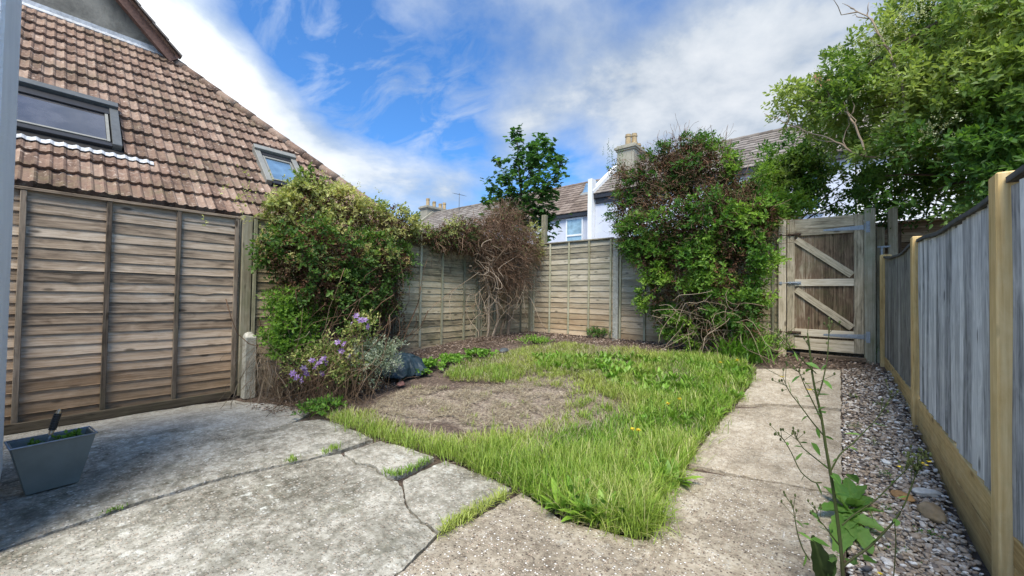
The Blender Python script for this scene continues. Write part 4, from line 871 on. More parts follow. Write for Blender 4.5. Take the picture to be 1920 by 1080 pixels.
g = Geo(); n = 85; S = np.array([onX(RG.uniform(895, 985), RG.uniform(455, 560), -4.62+RG.normal(0, .08)) for _ in range(n)]); tubes(g, wig(S, np.column_stack([RG.normal(.1, .3, n), RG.normal(0, .7, n), RG.uniform(-1.4, -.1, n)]), RG.uniform(.3, .85, n), 11, .20, -.12), RG.uniform(.002, .005, (n, 1)), 4)
for px in (912, 922, 940, 952): 
    b_ = onX(px, 640, -4.9); b_[2] = gz(b_[0], b_[1])-.05; t_ = onX(px+RG.normal(12, 14), 505, -4.8); tubes(g, wig(b_[None], (t_-b_)[None], np.linalg.norm(t_-b_), 10, .05), np.linspace(.035, .016, 10)[None]*RG.uniform(.5, 1), 7)
part('stems', g, M['bark_pale'], dc)
g = Geo(); P, D, k = blobpts(db, 1300, .8, 1.08); P2 = P[(P[:, 2] > 1.9)]; tn = (RG.random(len(P2)) < .4)*.9; sprigs(g, P2, N(RG.normal(0, 1, P2.shape)+UP*.3), 4, .08, .04, .02, -.2, None, tn)
P3, D3, _ = blobpts(db[5:8], 1100, .4, 1.15); sprigs(g, P3, D3, 5, .09, .045, .024, -.4, None, (RG.random(len(P3)) < .5)*1.)
part('dead_leaves', g, M['dead_leaf'], dc)
g = Geo(); gb_ = [(*onX(px, py, -4.85), rr) for px, py, rr in [(1005,460,.16),(1000,430,.12),(1012,480,.10),(850,425,.12)]]; P, D, k = blobpts(gb_, 260, .4, 1.1); sprigs(g, P, N(D+UP*.2), 6, .1, .045, .022, -.3, .85, .7); part('foliage', g, M['honey'], dc)

# ------------------------------------------------------------------ sycamore behind the corner
sy = thing('sycamore_sapling', 'young dark green sycamore growing behind the back left fence corner', 'tree', (-6.4, 8.2, .3))
g = Geo(); tr = np.array([(-6.2, 8.2, .2), (-6.25, 8.2, 1.5), (-6.45, 8.2, 2.8), (-6.6, 8.2, 4.0), (-6.75, 8.2, 5.3)]); tubes(g, tr, np.array([.07, .06, .05, .03, .01]), 8); part('trunk', g, M['bark'], sy)
g = Geo(); ends = []
for px, py in [(968,242),(930,300),(920,340),(912,375),(945,330),(970,290),(1000,300),(1030,265),(1045,290),(1048,320),(1030,350),(960,370),(990,360),(1010,390),(940,400),(980,410),(1035,415),(1010,330),(1040,385),(1020,440),(930,365),(1055,300),(1000,270),(1022,262)]:
    e = onY(px, py, 8.2+RG.normal(0, .35)); zb_ = min(4.4, max(1.6, e[2]-RG.uniform(.7, 1.3))); b_ = np.array([np.interp(zb_, tr[:, 2], tr[:, 0]), 8.2, zb_]); ends.append((b_, e))
    c = (b_+e)/2+np.array([0, 0, -.12]); t = np.linspace(0, 1, 9)[:, None]; cv = b_*(1-t)**2+2*c*t*(1-t)+e*t*t; tubes(g, cv, np.linspace(.02, .004, 9), 5)
part('limbs', g, M['bark'], sy)
g = Geo(); nL = 0
P = []; 
for b_, e in ends:
    n = 80; t = RG.beta(2.0, .9, n); c = (b_+e)/2+np.array([0, 0, -.12]); q = (b_*((1-t)**2)[:, None]+2*c*(t*(1-t))[:, None]+e*(t*t)[:, None]); P.append(q+RG.normal(0, 1, (n, 3))*np.where(t > .85, .08, .20)[:, None])
P = np.concatenate(P); n = len(P); az = RG.uniform(0, 6.28, n); L = RG.uniform(.10, .17, n)
dr = np.column_stack([np.cos(az), np.sin(az), RG.uniform(-.7, .1, n)]); nn = N(UP+RG.normal(0, .35, (n, 3))); rr = np.clip(.3+RG.normal(0, .22, n), 0, 1)
for a, sc in ((0, 1), (.95, .72), (-.95, .72), (1.9, .45), (-1.9, .45)):       # five lobes make one palmate leaf
    s = np.cross(nn, N(dr)); d2 = N(dr)*math.cos(a)+s*math.sin(a); leaves(g, P, d2, nn, L*sc, L*sc*.62, .12, rr, 0)
part('foliage', g, M['syca'], sy)

# ------------------------------------------------------------------ tall climber on the back fence by the gate
tc = thing('tall_climber', 'tall dense green and brown climber mound on the back fence just left of the gate', 'climber', (-1.8, 6.2, .3))
tb = []
for px, py, Y, rr in [(1280,300,6.4,.38),(1240,330,6.4,.42),(1320,320,6.4,.42),(1190,350,6.5,.34),(1180,400,6.5,.32),(1370,370,6.4,.34),(1260,400,6.2,.5),(1330,420,6.2,.5),(1400,420,6.3,.38),(1200,440,6.3,.34),(1430,400,6.4,.2),(1230,480,6.2,.36),(1290,500,6.1,.42),(1360,500,6.1,.42),(1410,480,6.2,.3),(1240,550,6.2,.32),(1310,570,6.1,.36),(1370,570,6.1,.34),(1420,560,6.2,.2),(1400,620,6.0,.22),(1290,620,6.2,.26),(1250,600,6.3,.2),(1350,630,6.0,.25),(1160,320,6.5,.16)]:
    tb.append((*onY(px, py, Y), rr*.98))
g = Geo(); P, D, k = blobpts(tb, 14500, .75, 1.10); kp = gaps(P, 2.4, -.10, 2.) & gaps(P, 6.5, -.12, 6.) & (P[:, 2] > gz(P[:, 0], P[:, 1])) & ((P[:, 2] < 2.4) | (P[:, 0] > -1.5) | (vnoise(P, 3., 7.) > .02)); P, D = P[kp], D[kp]
lowr = 1-sst(1.6, 2.9, P[:, 2]); right = sst(-1.9, -1.0, P[:, 0]); rn = np.clip(.24+.42*np.maximum(lowr, right*.8)+vnoise(P, 2.5, 5.)*.7+RG.normal(0, .1, len(P)), 0, 1)
sprigs(g, P, N(D+UP*.3-np.array([0, .3, 0])), 7, RG.uniform(.07, .17, len(P)), .066, .034, -.25, rn, np.clip(rn*1.2-.55, 0, 1))
Ps = np.array([onY(px, py, 6.5) for px, py in ((1140,330),(1150,310),(1145,290),(1160,300),(1155,340),(1165,320))]); Ps = np.repeat(Ps, 5, 0)+RG.normal(0, .05, (30, 3)); sprigs(g, Ps, N(UP*1.5+RG.normal(0, .3, Ps.shape)), 11, .22, .045, .014, 0, .25, 0); part('foliage', g, M['climber'], tc)
g = Geo(); P, D, k = blobpts(tb, 4200, .3, .97); kp = (P[:, 2] > .5); P, D = P[kp], D[kp]; Pu, Du, _ = blobpts(tb[:12], 4200, .35, .98); P = np.concatenate([P, Pu]); D = np.concatenate([D, Du]); sprigs(g, P, N(D+RG.normal(0, .5, D.shape)), 5, .10, .048, .024, -.2, None, (RG.random(len(P)) < .3)*.8); part('dead_leaves', g, M['dead_leaf'], tc)
g = Geo(); P, D, k = blobpts(tb[:10], 2700, .75, 1.06); tubes(g, wig(P, D+RG.normal(0, .7, P.shape), RG.uniform(.1, .3, len(P)), 5, .12), RG.uniform(.0012, .003, (len(P), 1)), 3)
P, D, k = blobpts(tb[:5], 260, .9, 1.05); P = P[P[:, 2] > 3.0]; tubes(g, wig(P, UP+RG.normal(0, .35, P.shape), RG.uniform(.12, .32, len(P)), 5, .1), .0022, 3)
part('twigs', g, M['bark_red'], tc)
g = Geo(); n = 90; S = np.array([onY(RG.uniform(1270, 1390), RG.uniform(540, 640), 5.86+RG.normal(0, .1)) for _ in range(n)]); tubes(g, wig(S, np.column_stack([RG.normal(0, .6, n), RG.normal(-.1, .3, n), RG.uniform(-1.2, .1, n)]), RG.uniform(.2, .6, n), 9, .18, -.15), RG.uniform(.0015, .004, (n, 1)), 4)
for px in (1290, 1305, 1330, 1350, 1370): b_ = onY(px, 650, 6.25); b_[2] = gz(b_[0], b_[1])-.05; tubes(g, wig(b_[None], np.array([[RG.normal(-.1, .12), 0, 1.]]), 1.5, 10, .05), np.linspace(.025, .008, 10), 6)
part('stems', g, M['bark_pale'], tc)
# strappy clump at its foot
st = thing('strap_leaf_plant', 'clump of long dark strap leaves at the foot of the tall climber', 'plant', tuple(GP(1385, 678)))
g = Geo(); n = 150; c = GP(1390, 676); S = c+RG.normal(0, .10, (n, 3))*[1.3, .6, 0]; blades(g, S, RG.uniform(0, 6.28, n), RG.uniform(.25, .5, n), .017, RG.uniform(.1, .6, n), RG.uniform(.5, 1.7, n), 6, (.7, 1, 1, .95, .7, .08), np.clip(RG.normal(.25, .15, n), 0, 1)); part('leaves', g, M['broad'], st)
small_plant('low_shrub', 'bright green leafy bush between the tall climber and the gate post', 'shrub', GP(1425, 668), .22, .52, 110, 'climber', .05, .024, .7, .2)

# ------------------------------------------------------------------ trees over the right side
def leafy_tree(name, label, base, trunk, blobs, nsp, mt, th, leafL, leafW, tonef, rnf, group=None, bloom=0, limb_r=.03):
    o = thing(name, label, 'tree', tuple(base), group); g = Geo(); tubes(g, trunk, np.linspace(.09, .04, len(trunk)), 8); part('trunk', g, M['bark'], o)
    g = Geo()
    for b_ in blobs:
        e = np.array(b_[:3]); s = trunk[RG.integers(len(trunk)//2, len(trunk))]; c = (s+e)/2+np.array([0, 0, .15]); t = np.linspace(0, 1, 8)[:, None]; tubes(g, s*(1-t)**2+2*c*t*(1-t)+e*t*t, np.linspace(limb_r, .006, 8), 5)
    part('limbs', g, M['bark'], o)
    g = Geo(); P, D, k = blobpts(blobs, nsp, .55, 1.12); kp = gaps(P, 1.9, th, 4.) & gaps(P, 5., -.20, 1.); P, D = P[kp], D[kp]
    sprigs(g, P, N(D+np.array([-.1, -.15, .12])+RG.normal(0, .25, D.shape)), 8, RG.uniform(.10, .24, len(P)), leafL, leafW, -.25, rnf(P), tonef(P)); part('foliage', g, M[mt], o)
    if bloom:
        g = Geo(); P, D, k = blobpts(blobs, bloom, .95, 1.15); kp = gaps(P, 2.1, .06, 12.) & (D[:, 2] > -.2) & (P[:, 2] > 2.6); P = P[kp]; sprigs(g, P, N(UP+RG.normal(0, .4, P.shape)), 9, .07, .018, .012, 0, None, 0, .3, .2, 1.2); part('blossom', g, M['cream'], o)
    return o
tbl = [(*onY(px, py, Y), rr) for px, py, Y, rr in [(1475,190,6.3,.16),(1510,185,6.3,.22),(1560,175,6.2,.30),(1600,140,6.2,.34),(1640,110,6.3,.32),(1690,110,6.2,.40),(1760,80,6.1,.50),(1850,60,6.0,.55),(1930,80,5.9,.55),(1555,230,6.3,.22),(1610,210,6.2,.36),(1690,220,6.0,.45),(1790,200,5.8,.50),(1890,220,5.7,.50),(1700,310,5.9,.34),(1800,300,5.7,.40),(1885,310,5.6,.35),(1660,330,6.1,.24),(1760,355,5.7,.22),(1840,365,5.5,.20),(1720,30,6.4,.30),(1800,-10,6.3,.5),(1900,-30,6.2,.6),
     (1580,310,7.6,.3),(1640,365,7.4,.3),(1620,200,7.2,.45),(1700,150,7.2,.6),(1820,150,7.2,.8),(1930,250,7.0,.8),(1780,280,7.2,.6),(1690,360,7.0,.34),(2000,150,6.0,.8),(2050,320,6.0,.7)]]
base = np.array([1.5, 7.6, .3])
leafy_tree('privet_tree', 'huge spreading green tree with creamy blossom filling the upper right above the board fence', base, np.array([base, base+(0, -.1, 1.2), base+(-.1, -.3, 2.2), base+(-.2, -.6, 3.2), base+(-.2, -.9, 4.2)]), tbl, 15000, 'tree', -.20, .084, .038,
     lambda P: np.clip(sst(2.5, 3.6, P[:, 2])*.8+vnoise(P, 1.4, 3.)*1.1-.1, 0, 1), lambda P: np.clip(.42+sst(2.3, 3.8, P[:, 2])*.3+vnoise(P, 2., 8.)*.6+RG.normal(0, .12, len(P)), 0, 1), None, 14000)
b2 = [(*onY(px, py, Y), rr) for px, py, Y, rr in [(1470,300,7.6,.30),(1500,330,7.6,.32),(1455,330,7.6,.22),(1510,290,7.6,.24),(1480,370,7.5,.30),(1540,350,7.8,.25),(1440,350,7.6,.2),(1600,330,7.8,.24),(1590,370,7.8,.26)]]
base = np.array([-.75, 7.7, .3])
leafy_tree('small_tree', 'smaller round dark green bush standing behind the gate, in front of the pale house', base, np.array([base, base+(.05, 0, 1.), base+(.05, 0, 1.8), base+(0, 0, 2.4)]), b2, 2300, 'tree', -.3, .08, .037, lambda P: np.clip(vnoise(P, 2., 3.)*.8, 0, .6), lambda P: np.clip(.4+vnoise(P, 3., 8.)*.6+RG.normal(0, .12, len(P)), 0, 1), None, 120, .015)
b3 = [(*onY(px, py, 7.1), rr) for px, py, rr in [(1400,350,.2),(1430,380,.22),(1460,395,.2),(1500,395,.16),(1380,375,.2),(1425,330,.14)]]
base = np.array([-1.2, 7.1, .3])
leafy_tree('small_tree', 'yellow green bush between the tall climber and the gate top', base, np.array([base, base+(0, 0, .8), base+(.1, 0, 1.4), base+(.1, 0, 1.9)]), b3, 1300, 'climber', -.3, .065, .033, lambda P: np.full(len(P), .5), lambda P: np.clip(.75+RG.normal(0, .15, len(P)), 0, 1), None, 0, .012)
# bare dead branches poking out of the tree
for pts, Y, lab in [([(1650,297),(1600,285),(1560,262),(1510,245),(1475,232),(1434,213)], 5.9, 'long bare grey branch sticking out left, the lowest one beside the tree'),
                    ([(1627,295),(1608,240),(1590,215),(1565,190),(1545,165),(1530,146)], 5.8, 'forked bare branch rising in front of the orange chimney pot'),
                    ([(1700,230),(1695,170),(1672,100),(1650,70),(1628,30),(1605,20),(1588,10)], 5.8, 'tall crooked bare branch at the top left of the tree')]:
    P = np.array([onY(px, py, Y+.05*i) for i, (px, py) in enumerate(pts)]); g = Geo(); 
    t = np.linspace(0, len(P)-1, 20); Q = np.column_stack([np.interp(t, range(len(P)), P[:, k]) for k in range(3)])+RG.normal(0, .006, (20, 3)); tubes(g, Q, np.linspace(.013, .004, 20), 5, .5)
    for q in range(5, 19, 2):
        tubes(g, wig(Q[q][None], (N(Q[min(q+1, 19)]-Q[q-1])+RG.normal(0, .55, 3))[None], RG.uniform(.12, .42), 6, .1), np.linspace(.008, .002, 6), 4, .5)
    single('bare_branch', g, M['bark_pale'], lab, 'branch', tuple(P[0]), 'bare branches of the big tree')

# ------------------------------------------------------------------ grass, weeds, litter
def lawn_keep(P):
    v = np.array([noise.noise((p[0]*2.3, p[1]*2.3, 0)) for p in P]); Pj = P[:, :2]+np.array([[noise.noise((p[0]*4, p[1]*4, 1)), noise.noise((p[0]*4, p[1]*4, 6))] for p in P])*.30+np.array([[noise.noise((p[0]*13, p[1]*13, 1)), noise.noise((p[0]*13, p[1]*13, 6))] for p in P])*.12; b_ = inpoly(Pj, BARE); 
    e = np.array([noise.noise((p[0]*6, p[1]*6, 4)) for p in P])
    return np.where(b_, RG.random(len(P)) < .08+.5*(e > .22), (v+.6*e > -.10) | (RG.random(len(P)) < .30))
g = Geo()
S = scatter(LAWN, 9500, lawn_keep); n = len(S); dist = np.hypot(S[:, 0], S[:, 1]); rg = sst(-2.4, -1.2, S[:, 0]); v = vnoise(S[:, :2], 1.7, 4)
hgt = (.040+.045*rg+.05*v+.03*sst(3.4, 2.2, dist))*RG.uniform(.5, 1.5, n)
blades(g, S, RG.uniform(0, 6.28, n), np.maximum(hgt, .03)*1.3, RG.uniform(.003, .0055, n)*(1+dist*.10), RG.uniform(0, .85, n), RG.uniform(.1, 1.6, n), 4, (.8, 1, .7, .08), np.clip(.46+v*.5+RG.normal(0, .28, n)+.12, 0, 1), np.clip(.85-rg*.8+v*.8+RG.normal(0, .2, n), 0, 1))
# tufts: dense fans of longer grass
def tufts(g, C_, nb, h, spread=.03, rn=.45, tone=.2, lean=.5):
    C_ = np.repeat(C_, nb, 0)+RG.normal(0, spread, (len(C_)*nb, 3))*[1, 1, 0]; n = len(C_); 
    blades(g, C_, RG.uniform(0, 6.28, n), h*RG.uniform(.45, 1.15, n), RG.uniform(.003, .0052, n), RG.uniform(0, lean, n), RG.uniform(.2, 1.5, n), 5, (.8, 1, .85, .6, .06), np.clip(rn+RG.normal(0, .2, n), 0, 1), tone)
edge_px = [(640,790),(665,800),(690,808),(720,818),(750,826),(780,838),(810,848),(835,850),(855,858),(880,868),(905,878),(925,885),(945,892),(965,905),(985,915),(1010,925),(1040,940),(1070,955),(1100,965),(1130,975),(1160,985),(1185,990),(1205,985),(1215,965),(1220,940),(1240,915),(1255,900)]
tufts(g, np.array([GP(x, y) for x, y in edge_px]), 80, .14, .05, .5, .5)
tufts(g, np.array([GP(x, y) for x, y in [(920,858),(935,850),(1060,905),(1090,900),(1120,925),(1150,940),(1175,955),(1010,890),(1040,870),(1190,900),(1130,880),(1075,870),(985,880),(1150,890),(1225,870),(1250,850)]]), 150, .19, .07, .6, .45)
tufts(g, np.array([GP(x, y) for x, y in [(1205,985),(1195,995),(1180,985),(1215,975)]]), 150, .17, .03, .5, .4, .9)
tufts(g, np.array([GP(RG.uniform(850, 960), RG.uniform(693, 712)) for _ in range(14)]), 70, .12, .07, .5, .2)
tufts(g, np.array([GP(x, y) for x, y in [(1040,680),(1060,672),(1025,690),(1080,685),(1100,690)]]), 110, .16, .08, .6, .2)
# blades flopping over the slab and path edges
E2 = np.array([GP(x, y) for x, y in [(655,796),(700,815),(770,832),(830,850),(870,864),(950,893),(1000,920),(1060,955),(1120,974),(1180,992),(1222,960),(1240,925),(1262,895),(1290,862),(1315,825),(1345,790),(1380,750),(1405,712),(1228,975),(1275,885),(1330,808),(1362,770)]])
tufts(g, E2, 46, .13, .045, .5, .4, 1.25)
tufts(g, scatter(LAWN, 16, lambda P: ~inpoly(P, BARE)), 26, .11, .03, .65, .8, 1.1)
tufts(g, scatter(BARE, 9), 20, .05, .03, .6, .6, 1.2)
# joint grass between slabs
for px in [(610,852),(622,846),(632,843),(545,868),(552,866)]: tufts(g, GP(*px)[None]+[[0, 0, .01]], 30, .045, .018, .6, .3)
for px in [(742,894),(728,891),(752,892),(765,886),(778,879),(790,874),(800,868)]: tufts(g, GP(*px)[None]+[[0, 0, .01]], 40, .045, .016, .35, .1, .9)
for px in [(835,1000),(845,990),(860,982),(870,978),(880,970),(890,965),(905,955),(920,945),(935,940),(945,932)]: tufts(g, GP(*px)[None]+[[0, 0, .01]], 60, .055, .018, .86, .8, 1.2)
tufts(g, np.array([GP(x, y) for x, y in [(215,955),(200,960),(228,952)]])+[[0, 0, .0]], 22, .02, .012, .2, .1, 1.2)
# tall thin stalks
S = np.array([GP(x, y) for x, y in ((920,880),(925,883),(905,885),(930,890),(1010,895),(960,930))]); blades(g, S, RG.uniform(0, 6.28, 6), RG.uniform(.3, .48, 6), .004, .05, .25, 6, (1, 1, .9, .8, .7, .3), .6, .5)
lawn = setting('grass', g, M['grass'], 'stuff', 'rough uncut green and yellow grass around the bare patch', 'grass')
# broad weeds
g = Geo(); WP = poly([(1000,668),(1130,668),(1300,678),(1410,695),(1400,730),(1340,790),(1300,840),(1220,930),(1150,930),(1210,800),(1190,740),(1100,700),(1010,690)])
S = scatter(WP, 130, lambda P: np.array([noise.noise((p[0]*1.6, p[1]*1.6, 2)) > -.25 for p in P])); nl = 11; n = len(S)
Q = np.repeat(S, nl, 0)+RG.normal(0, .012, (n*nl, 3))*[1, 1, 0]; rr = np.repeat(RG.random(n), nl)*.5+RG.random(n*nl)*.5; Lw = np.repeat(RG.uniform(.07, .14, n), nl)*RG.uniform(.7, 1.15, n*nl)
blades(g, Q, RG.uniform(0, 6.28, n*nl), Lw, Lw*.24, RG.uniform(.15, .9, n*nl), RG.uniform(.4, 1.1, n*nl), 6, (.25, .6, .95, 1, .7, .08), rr, np.repeat(np.clip(RG.normal(.15, .25, n), 0, 1), nl), .12)
S = np.array([GP(x, y) for x, y in [(1130,985),(1105,980),(1085,972),(1160,975),(1050,960),(1075,940),(1110,950),(1255,905),(1270,905),(1230,900),(1215,880),(1180,920)]]); n = len(S); Q = np.repeat(S, 10, 0); Lw = RG.uniform(.10, .19, n*10)
blades(g, Q, RG.uniform(0, 6.28, n*10), Lw, Lw*.26, RG.uniform(.3, 1.2, n*10), RG.uniform(.3, .9, n*10), 6, (.25, .6, .95, 1, .7, .08), RG.random(n*10), .1, .12)
setting('weeds', g, M['broad'], 'stuff', 'broad leaved weeds growing thickly in the lawn along the path', 'weeds')
g = Geo(); S = scatter(BARE, 5200, lambda P: np.array([noise.noise((p[0]*5, p[1]*5, 3)) > -.1 for p in P])); n = len(S); S[:, 2] += .008; blades(g, S, RG.uniform(0, 6.28, n), RG.uniform(.02, .08, n), .0028, RG.uniform(1.1, 1.6, n), RG.uniform(-.1, .3, n), 3, (1, 1, .5), None)
S = scatter(LAWN, 3600, lambda P: ~inpoly(P, BARE)); n = len(S); S[:, 2] += .01; blades(g, S, RG.uniform(0, 6.28, n), RG.uniform(.03, .12, n), .003, RG.uniform(.5, 1.6, n), RG.uniform(0, .8, n), 3, (1, 1, .4), None)
setting('dry_grass', g, M['straw'], 'stuff', 'dry straw lying over the bare patch', 'dry grass')
g = Geo()
LIT = [poly([(600,775),(640,745),(740,725),(760,700),(800,672),(900,655),(990,638),(1160,648),(1290,660),(1380,680),(1300,650),(1200,632),(1000,618),(860,640),(770,660),(600,700),(470,765),(520,775)]), poly([(1440,690),(1580,692),(1600,720),(1640,700),(1645,662),(1470,660)])]
for pl, dn in zip(LIT, (1700, 1000)):
    S = scatter(pl, dn); n = len(S); S[:, 2] += RG.uniform(.0, .03, n); az = RG.uniform(0, 6.28, n); dr = np.column_stack([np.cos(az), np.sin(az), RG.normal(0, .25, n)]); L = RG.uniform(.012, .038, n); leaves(g, S, dr, N(UP+RG.normal(0, .35, (n, 3))), L, L*.6, .3)
S = scatter(BARE, 1300); n = len(S); az = RG.uniform(0, 6.28, n); S[:, 2] += .01; L = RG.uniform(.008, .022, n); leaves(g, S, np.column_stack([np.cos(az), np.sin(az), 0*az]), N(UP+RG.normal(0, .3, (n, 3))), L, L*.6, .3)
S = scatter(poly([(440,775),(600,780),(760,720),(1000,640),(1000,620),(700,690),(440,750)]), 90); n = len(S); S[:, 2] += .015; tubes(g, wig(S, np.column_stack([RG.normal(0, 1, (n, 2)), RG.normal(.05, .1, n)]), RG.uniform(.08, .3, n), 5, .12), .0022, 3)
setting('leaf_litter', g, M['litter'], 'stuff', 'brown dead leaves and twigs on the soil along the fences', 'leaf litter')

# gravel
gp_ = np.array([(.035, 1.0), (.03, 2.6), (.015, 3.6), (.02, 4.8), (.02, 5.9), (.38, 6.3), (.41, 5.2), (.42, 3.5), (.45, 1.9), (.6, 1.0)])
g = slab('gravel_bed', None, None, top=-.018, thick=.02, shrink=0, amp=0, world=[tuple(p) for p in gp_]); setting('gravel_bed', g, M['ground'])
ico = bmesh.new(); bmesh.ops.create_icosphere(ico, subdivisions=2, radius=1); IV = np.array([v.co[:] for v in ico.verts]); IF = np.array([[v.index for v in f.verts] for f in ico.faces]); ico.free()
def pebbles(g, S, rad, flat=.55, rnd=None):
    n = len(S); a = RG.uniform(0, 6.28, n); sc = np.column_stack([rad*RG.uniform(.8, 1.35, n), rad*RG.uniform(.6, 1., n), rad*flat*RG.uniform(.7, 1.2, n)])
    V = IV[None]*sc[:, None]; w1 = RG.normal(0, 1, (n, 1, 3)); V = V*(1+.16*np.sin(2.1*(IV[None]*w1).sum(-1, keepdims=True)+RG.uniform(0, 6, (n, 1, 1))))
    ti = RG.normal(0, .25, (n, 1)); V[..., 2] += V[..., 0]*ti
    x = V[..., 0]*np.cos(a)[:, None]-V[..., 1]*np.sin(a)[:, None]; y = V[..., 0]*np.sin(a)[:, None]+V[..., 1]*np.cos(a)[:, None]
    V = np.stack([x, y, V[..., 2]], -1)+S[:, None]; F = (np.arange(n)[:, None, None]*len(IV)+IF[None]).reshape(-1, 3)
    g.add(V.reshape(-1, 3), F, np.repeat(RG.random(n) if rnd is None else np.full(n, rnd), len(IV)), 0, None, True)
g = Geo(); S = scatter(gp_, 9500, lambda P: RG.random(len(P)) < np.interp(P[:, 1], [1, 3, 4.5, 6], [1, .8, .45, .15])); n = len(S); S[:, 2] += RG.uniform(.0, .02, n)
pebbles(g, S, RG.gamma(4, .0015, n)+.004)
S = scatter(np.array([(.38,1.),(.42,1.),(.46,3.),(.45,6.),(.40,6.),(.38,3.)]), 1500); S[:, 2] += .03; pebbles(g, S, RG.uniform(.006, .014, len(S)))
setting('gravel', g, M['gravel'], 'stuff', 'mixed brown and white rounded gravel along the board fence', 'gravel')
def rock(px, py, lab, size, col, flat=.6):
    c = GP(px, py); g = Geo(); b_ = bmesh.new(); bmesh.ops.create_icosphere(b_, subdivisions=4, radius=1); V = np.array([v.co[:] for v in b_.verts]); F = np.array([[v.index for v in f.verts] for f in b_.faces]); b_.free()
    s = RG.uniform(0, 50); nz = np.array([noise.noise((p[0]*1.1+s, p[1]*1.1, p[2]*1.1))*.35+noise.noise((p[0]*4+s, p[1]*4, p[2]*4))*.05 for p in V]); V = V*(1+nz)[:, None]*np.array(size); a = RG.uniform(0, 3); V = np.column_stack([V[:, 0]*math.cos(a)-V[:, 1]*math.sin(a), V[:, 0]*math.sin(a)+V[:, 1]*math.cos(a), V[:, 2]])
    c = c+np.array([0, 0, size[2]*.55]); g.add(V+c, F, .5, 0, None, True); single('stone', g, plain('stone '+str(px), col, .75, 0, .35, 18, .3), lab, 'stone', tuple(c-np.array([0, 0, size[2]])))
rock(1692, 932, 'flat rusty orange stone lying on the gravel', (.055, .035, .018), (.36, .20, .08))
rock(1738, 928, 'long pale grey stone behind the rounded brown boulder', (.075, .03, .022), (.55, .54, .5))
rock(1745, 968, 'rounded brown boulder with a white top on the gravel beside the fence', (.062, .045, .042), (.33, .24, .14))
rock(945, 660, 'dark slate coloured pebble at the back of the lawn', (.09, .06, .04), (.07, .08, .085))
rock(752, 722, 'small dull red brick fragment on the soil near the variegated shrub', (.05, .04, .025), (.22, .10, .08))
rock(1662, 868, 'white pebble half sunk in the gravel near the tall weed', (.035, .022, .012), (.75, .73, .68))
# ------------------------------------------------------------------ dandelions
for i, (px, py, dz, lab) in enumerate([(1270,782,.10,'yellow dandelion in the lawn, the rightmost of the middle pair'),(1245,790,.09,'yellow dandelion in the lawn, the left one of the middle pair'),(1200,850,.09,'yellow dandelion standing alone nearest the camera'),(1195,838,.06,'half closed yellow dandelion just behind the nearest one'),(1352,712,.12,'yellow dandelion near the far edge of the lawn by the path'),(1385,703,.11,'pale yellow dandelion nearest the strap leaf clump')]):
    b_ = GP(px, py); o = thing('dandelion', lab, 'flower', tuple(b_), 'dandelions in the lawn'); t_ = b_+np.array([RG.normal(0, .02), RG.normal(0, .02), dz+.06])
    g = Geo(); tubes(g, wig(b_[None], (t_-b_)[None], np.linalg.norm(t_-b_), 6, .03), .0022, 5); part('stalk', g, M['stem_green'], o)
    g = Geo(); n = 34; a = RG.uniform(0, 6.28, n); el = RG.uniform(.0, 1., n); leaves(g, np.repeat(t_[None], n, 0), np.column_stack([np.cos(a)*np.cos(el), np.sin(a)*np.cos(el), np.sin(el)]), np.repeat(UP[None], n, 0)+RG.normal(0, .1, (n, 3)), .021, .006, .1); part('flower_head', g, M['dandelion'], o)

# ------------------------------------------------------------------ tall weed in the foreground, rosette, pot
tw = thing('tall_weed', 'tall branching nipplewort like weed with thin stems and small yellow flowers in the foreground', 'weed', (.0, 2.08, 0))
wd0 = 1.53
def wpts(pts, D0, D1): return np.array([onD(x, y, D0+(D1-D0)*i/(len(pts)-1)) for i, (x, y) in enumerate(pts)])
def smooth(P, k):
    t = np.linspace(0, len(P)-1, k); Q = np.column_stack([np.interp(t, range(len(P)), P[:, j]) for j in range(3)]); 
    for _ in range(2): Q[1:-1] = (Q[:-2]+2*Q[1:-1]+Q[2:])/4
    return Q
stems = [([(1582,1100),(1579,1060),(1577,1027),(1567,946),(1557,884),(1545,823),(1543,791),(1532,746),(1522,705),(1518,648),(1514,625)], 1.50, 1.48, .0075, .0028),
 ([(1532,746),(1540,725),(1545,705),(1552,670),(1553,640),(1556,610)], 1.48, 1.45, .003, .0015),
 ([(1541,790),(1525,755),(1508,722),(1500,700),(1490,690)], 1.48, 1.43, .0025, .0012),
 ([(1543,815),(1522,790),(1500,760),(1480,735),(1468,708)], 1.49, 1.42, .0026, .0012),
 ([(1555,880),(1530,860),(1505,840),(1498,828),(1492,822)], 1.49, 1.44, .0026, .0012),
 ([(1540,905),(1525,905),(1500,885),(1485,850),(1470,825),(1462,815)], 1.50, 1.44, .0026, .0012),
 ([(1557,884),(1575,850),(1598,833),(1625,805),(1645,785),(1670,745)], 1.49, 1.5, .003, .0012),
 ([(1579,1064),(1600,1045),(1630,1028),(1655,1000),(1677,978),(1695,950),(1705,922),(1714,900),(1720,878)], 1.50, 1.47, .0045, .0018),
 ([(1579,985),(1600,965),(1640,940),(1665,915),(1690,890),(1700,880)], 1.50, 1.55, .003, .0014),
 ([(1518,1050),(1505,1030),(1495,1000),(1490,970),(1486,945)], 1.45, 1.45, .0028, .0014),
 ([(1577,1027),(1560,1005),(1545,985),(1535,975),(1530,955)], 1.50, 1.46, .003, .0014),
 ([(1677,978),(1680,1010),(1678,1050),(1675,1090)], 1.47, 1.47, .002, .002),
 ([(1530,700),(1510,680),(1490,660),(1478,650)], 1.48, 1.44, .0022, .001)]
g = Geo(); ends = []
for pts, d0, d1, r0, r1 in stems: Q = smooth(wpts(pts, d0, d1), 22); tubes(g, Q, np.linspace(r0, r1, 22), 6, .5); ends.append(Q)
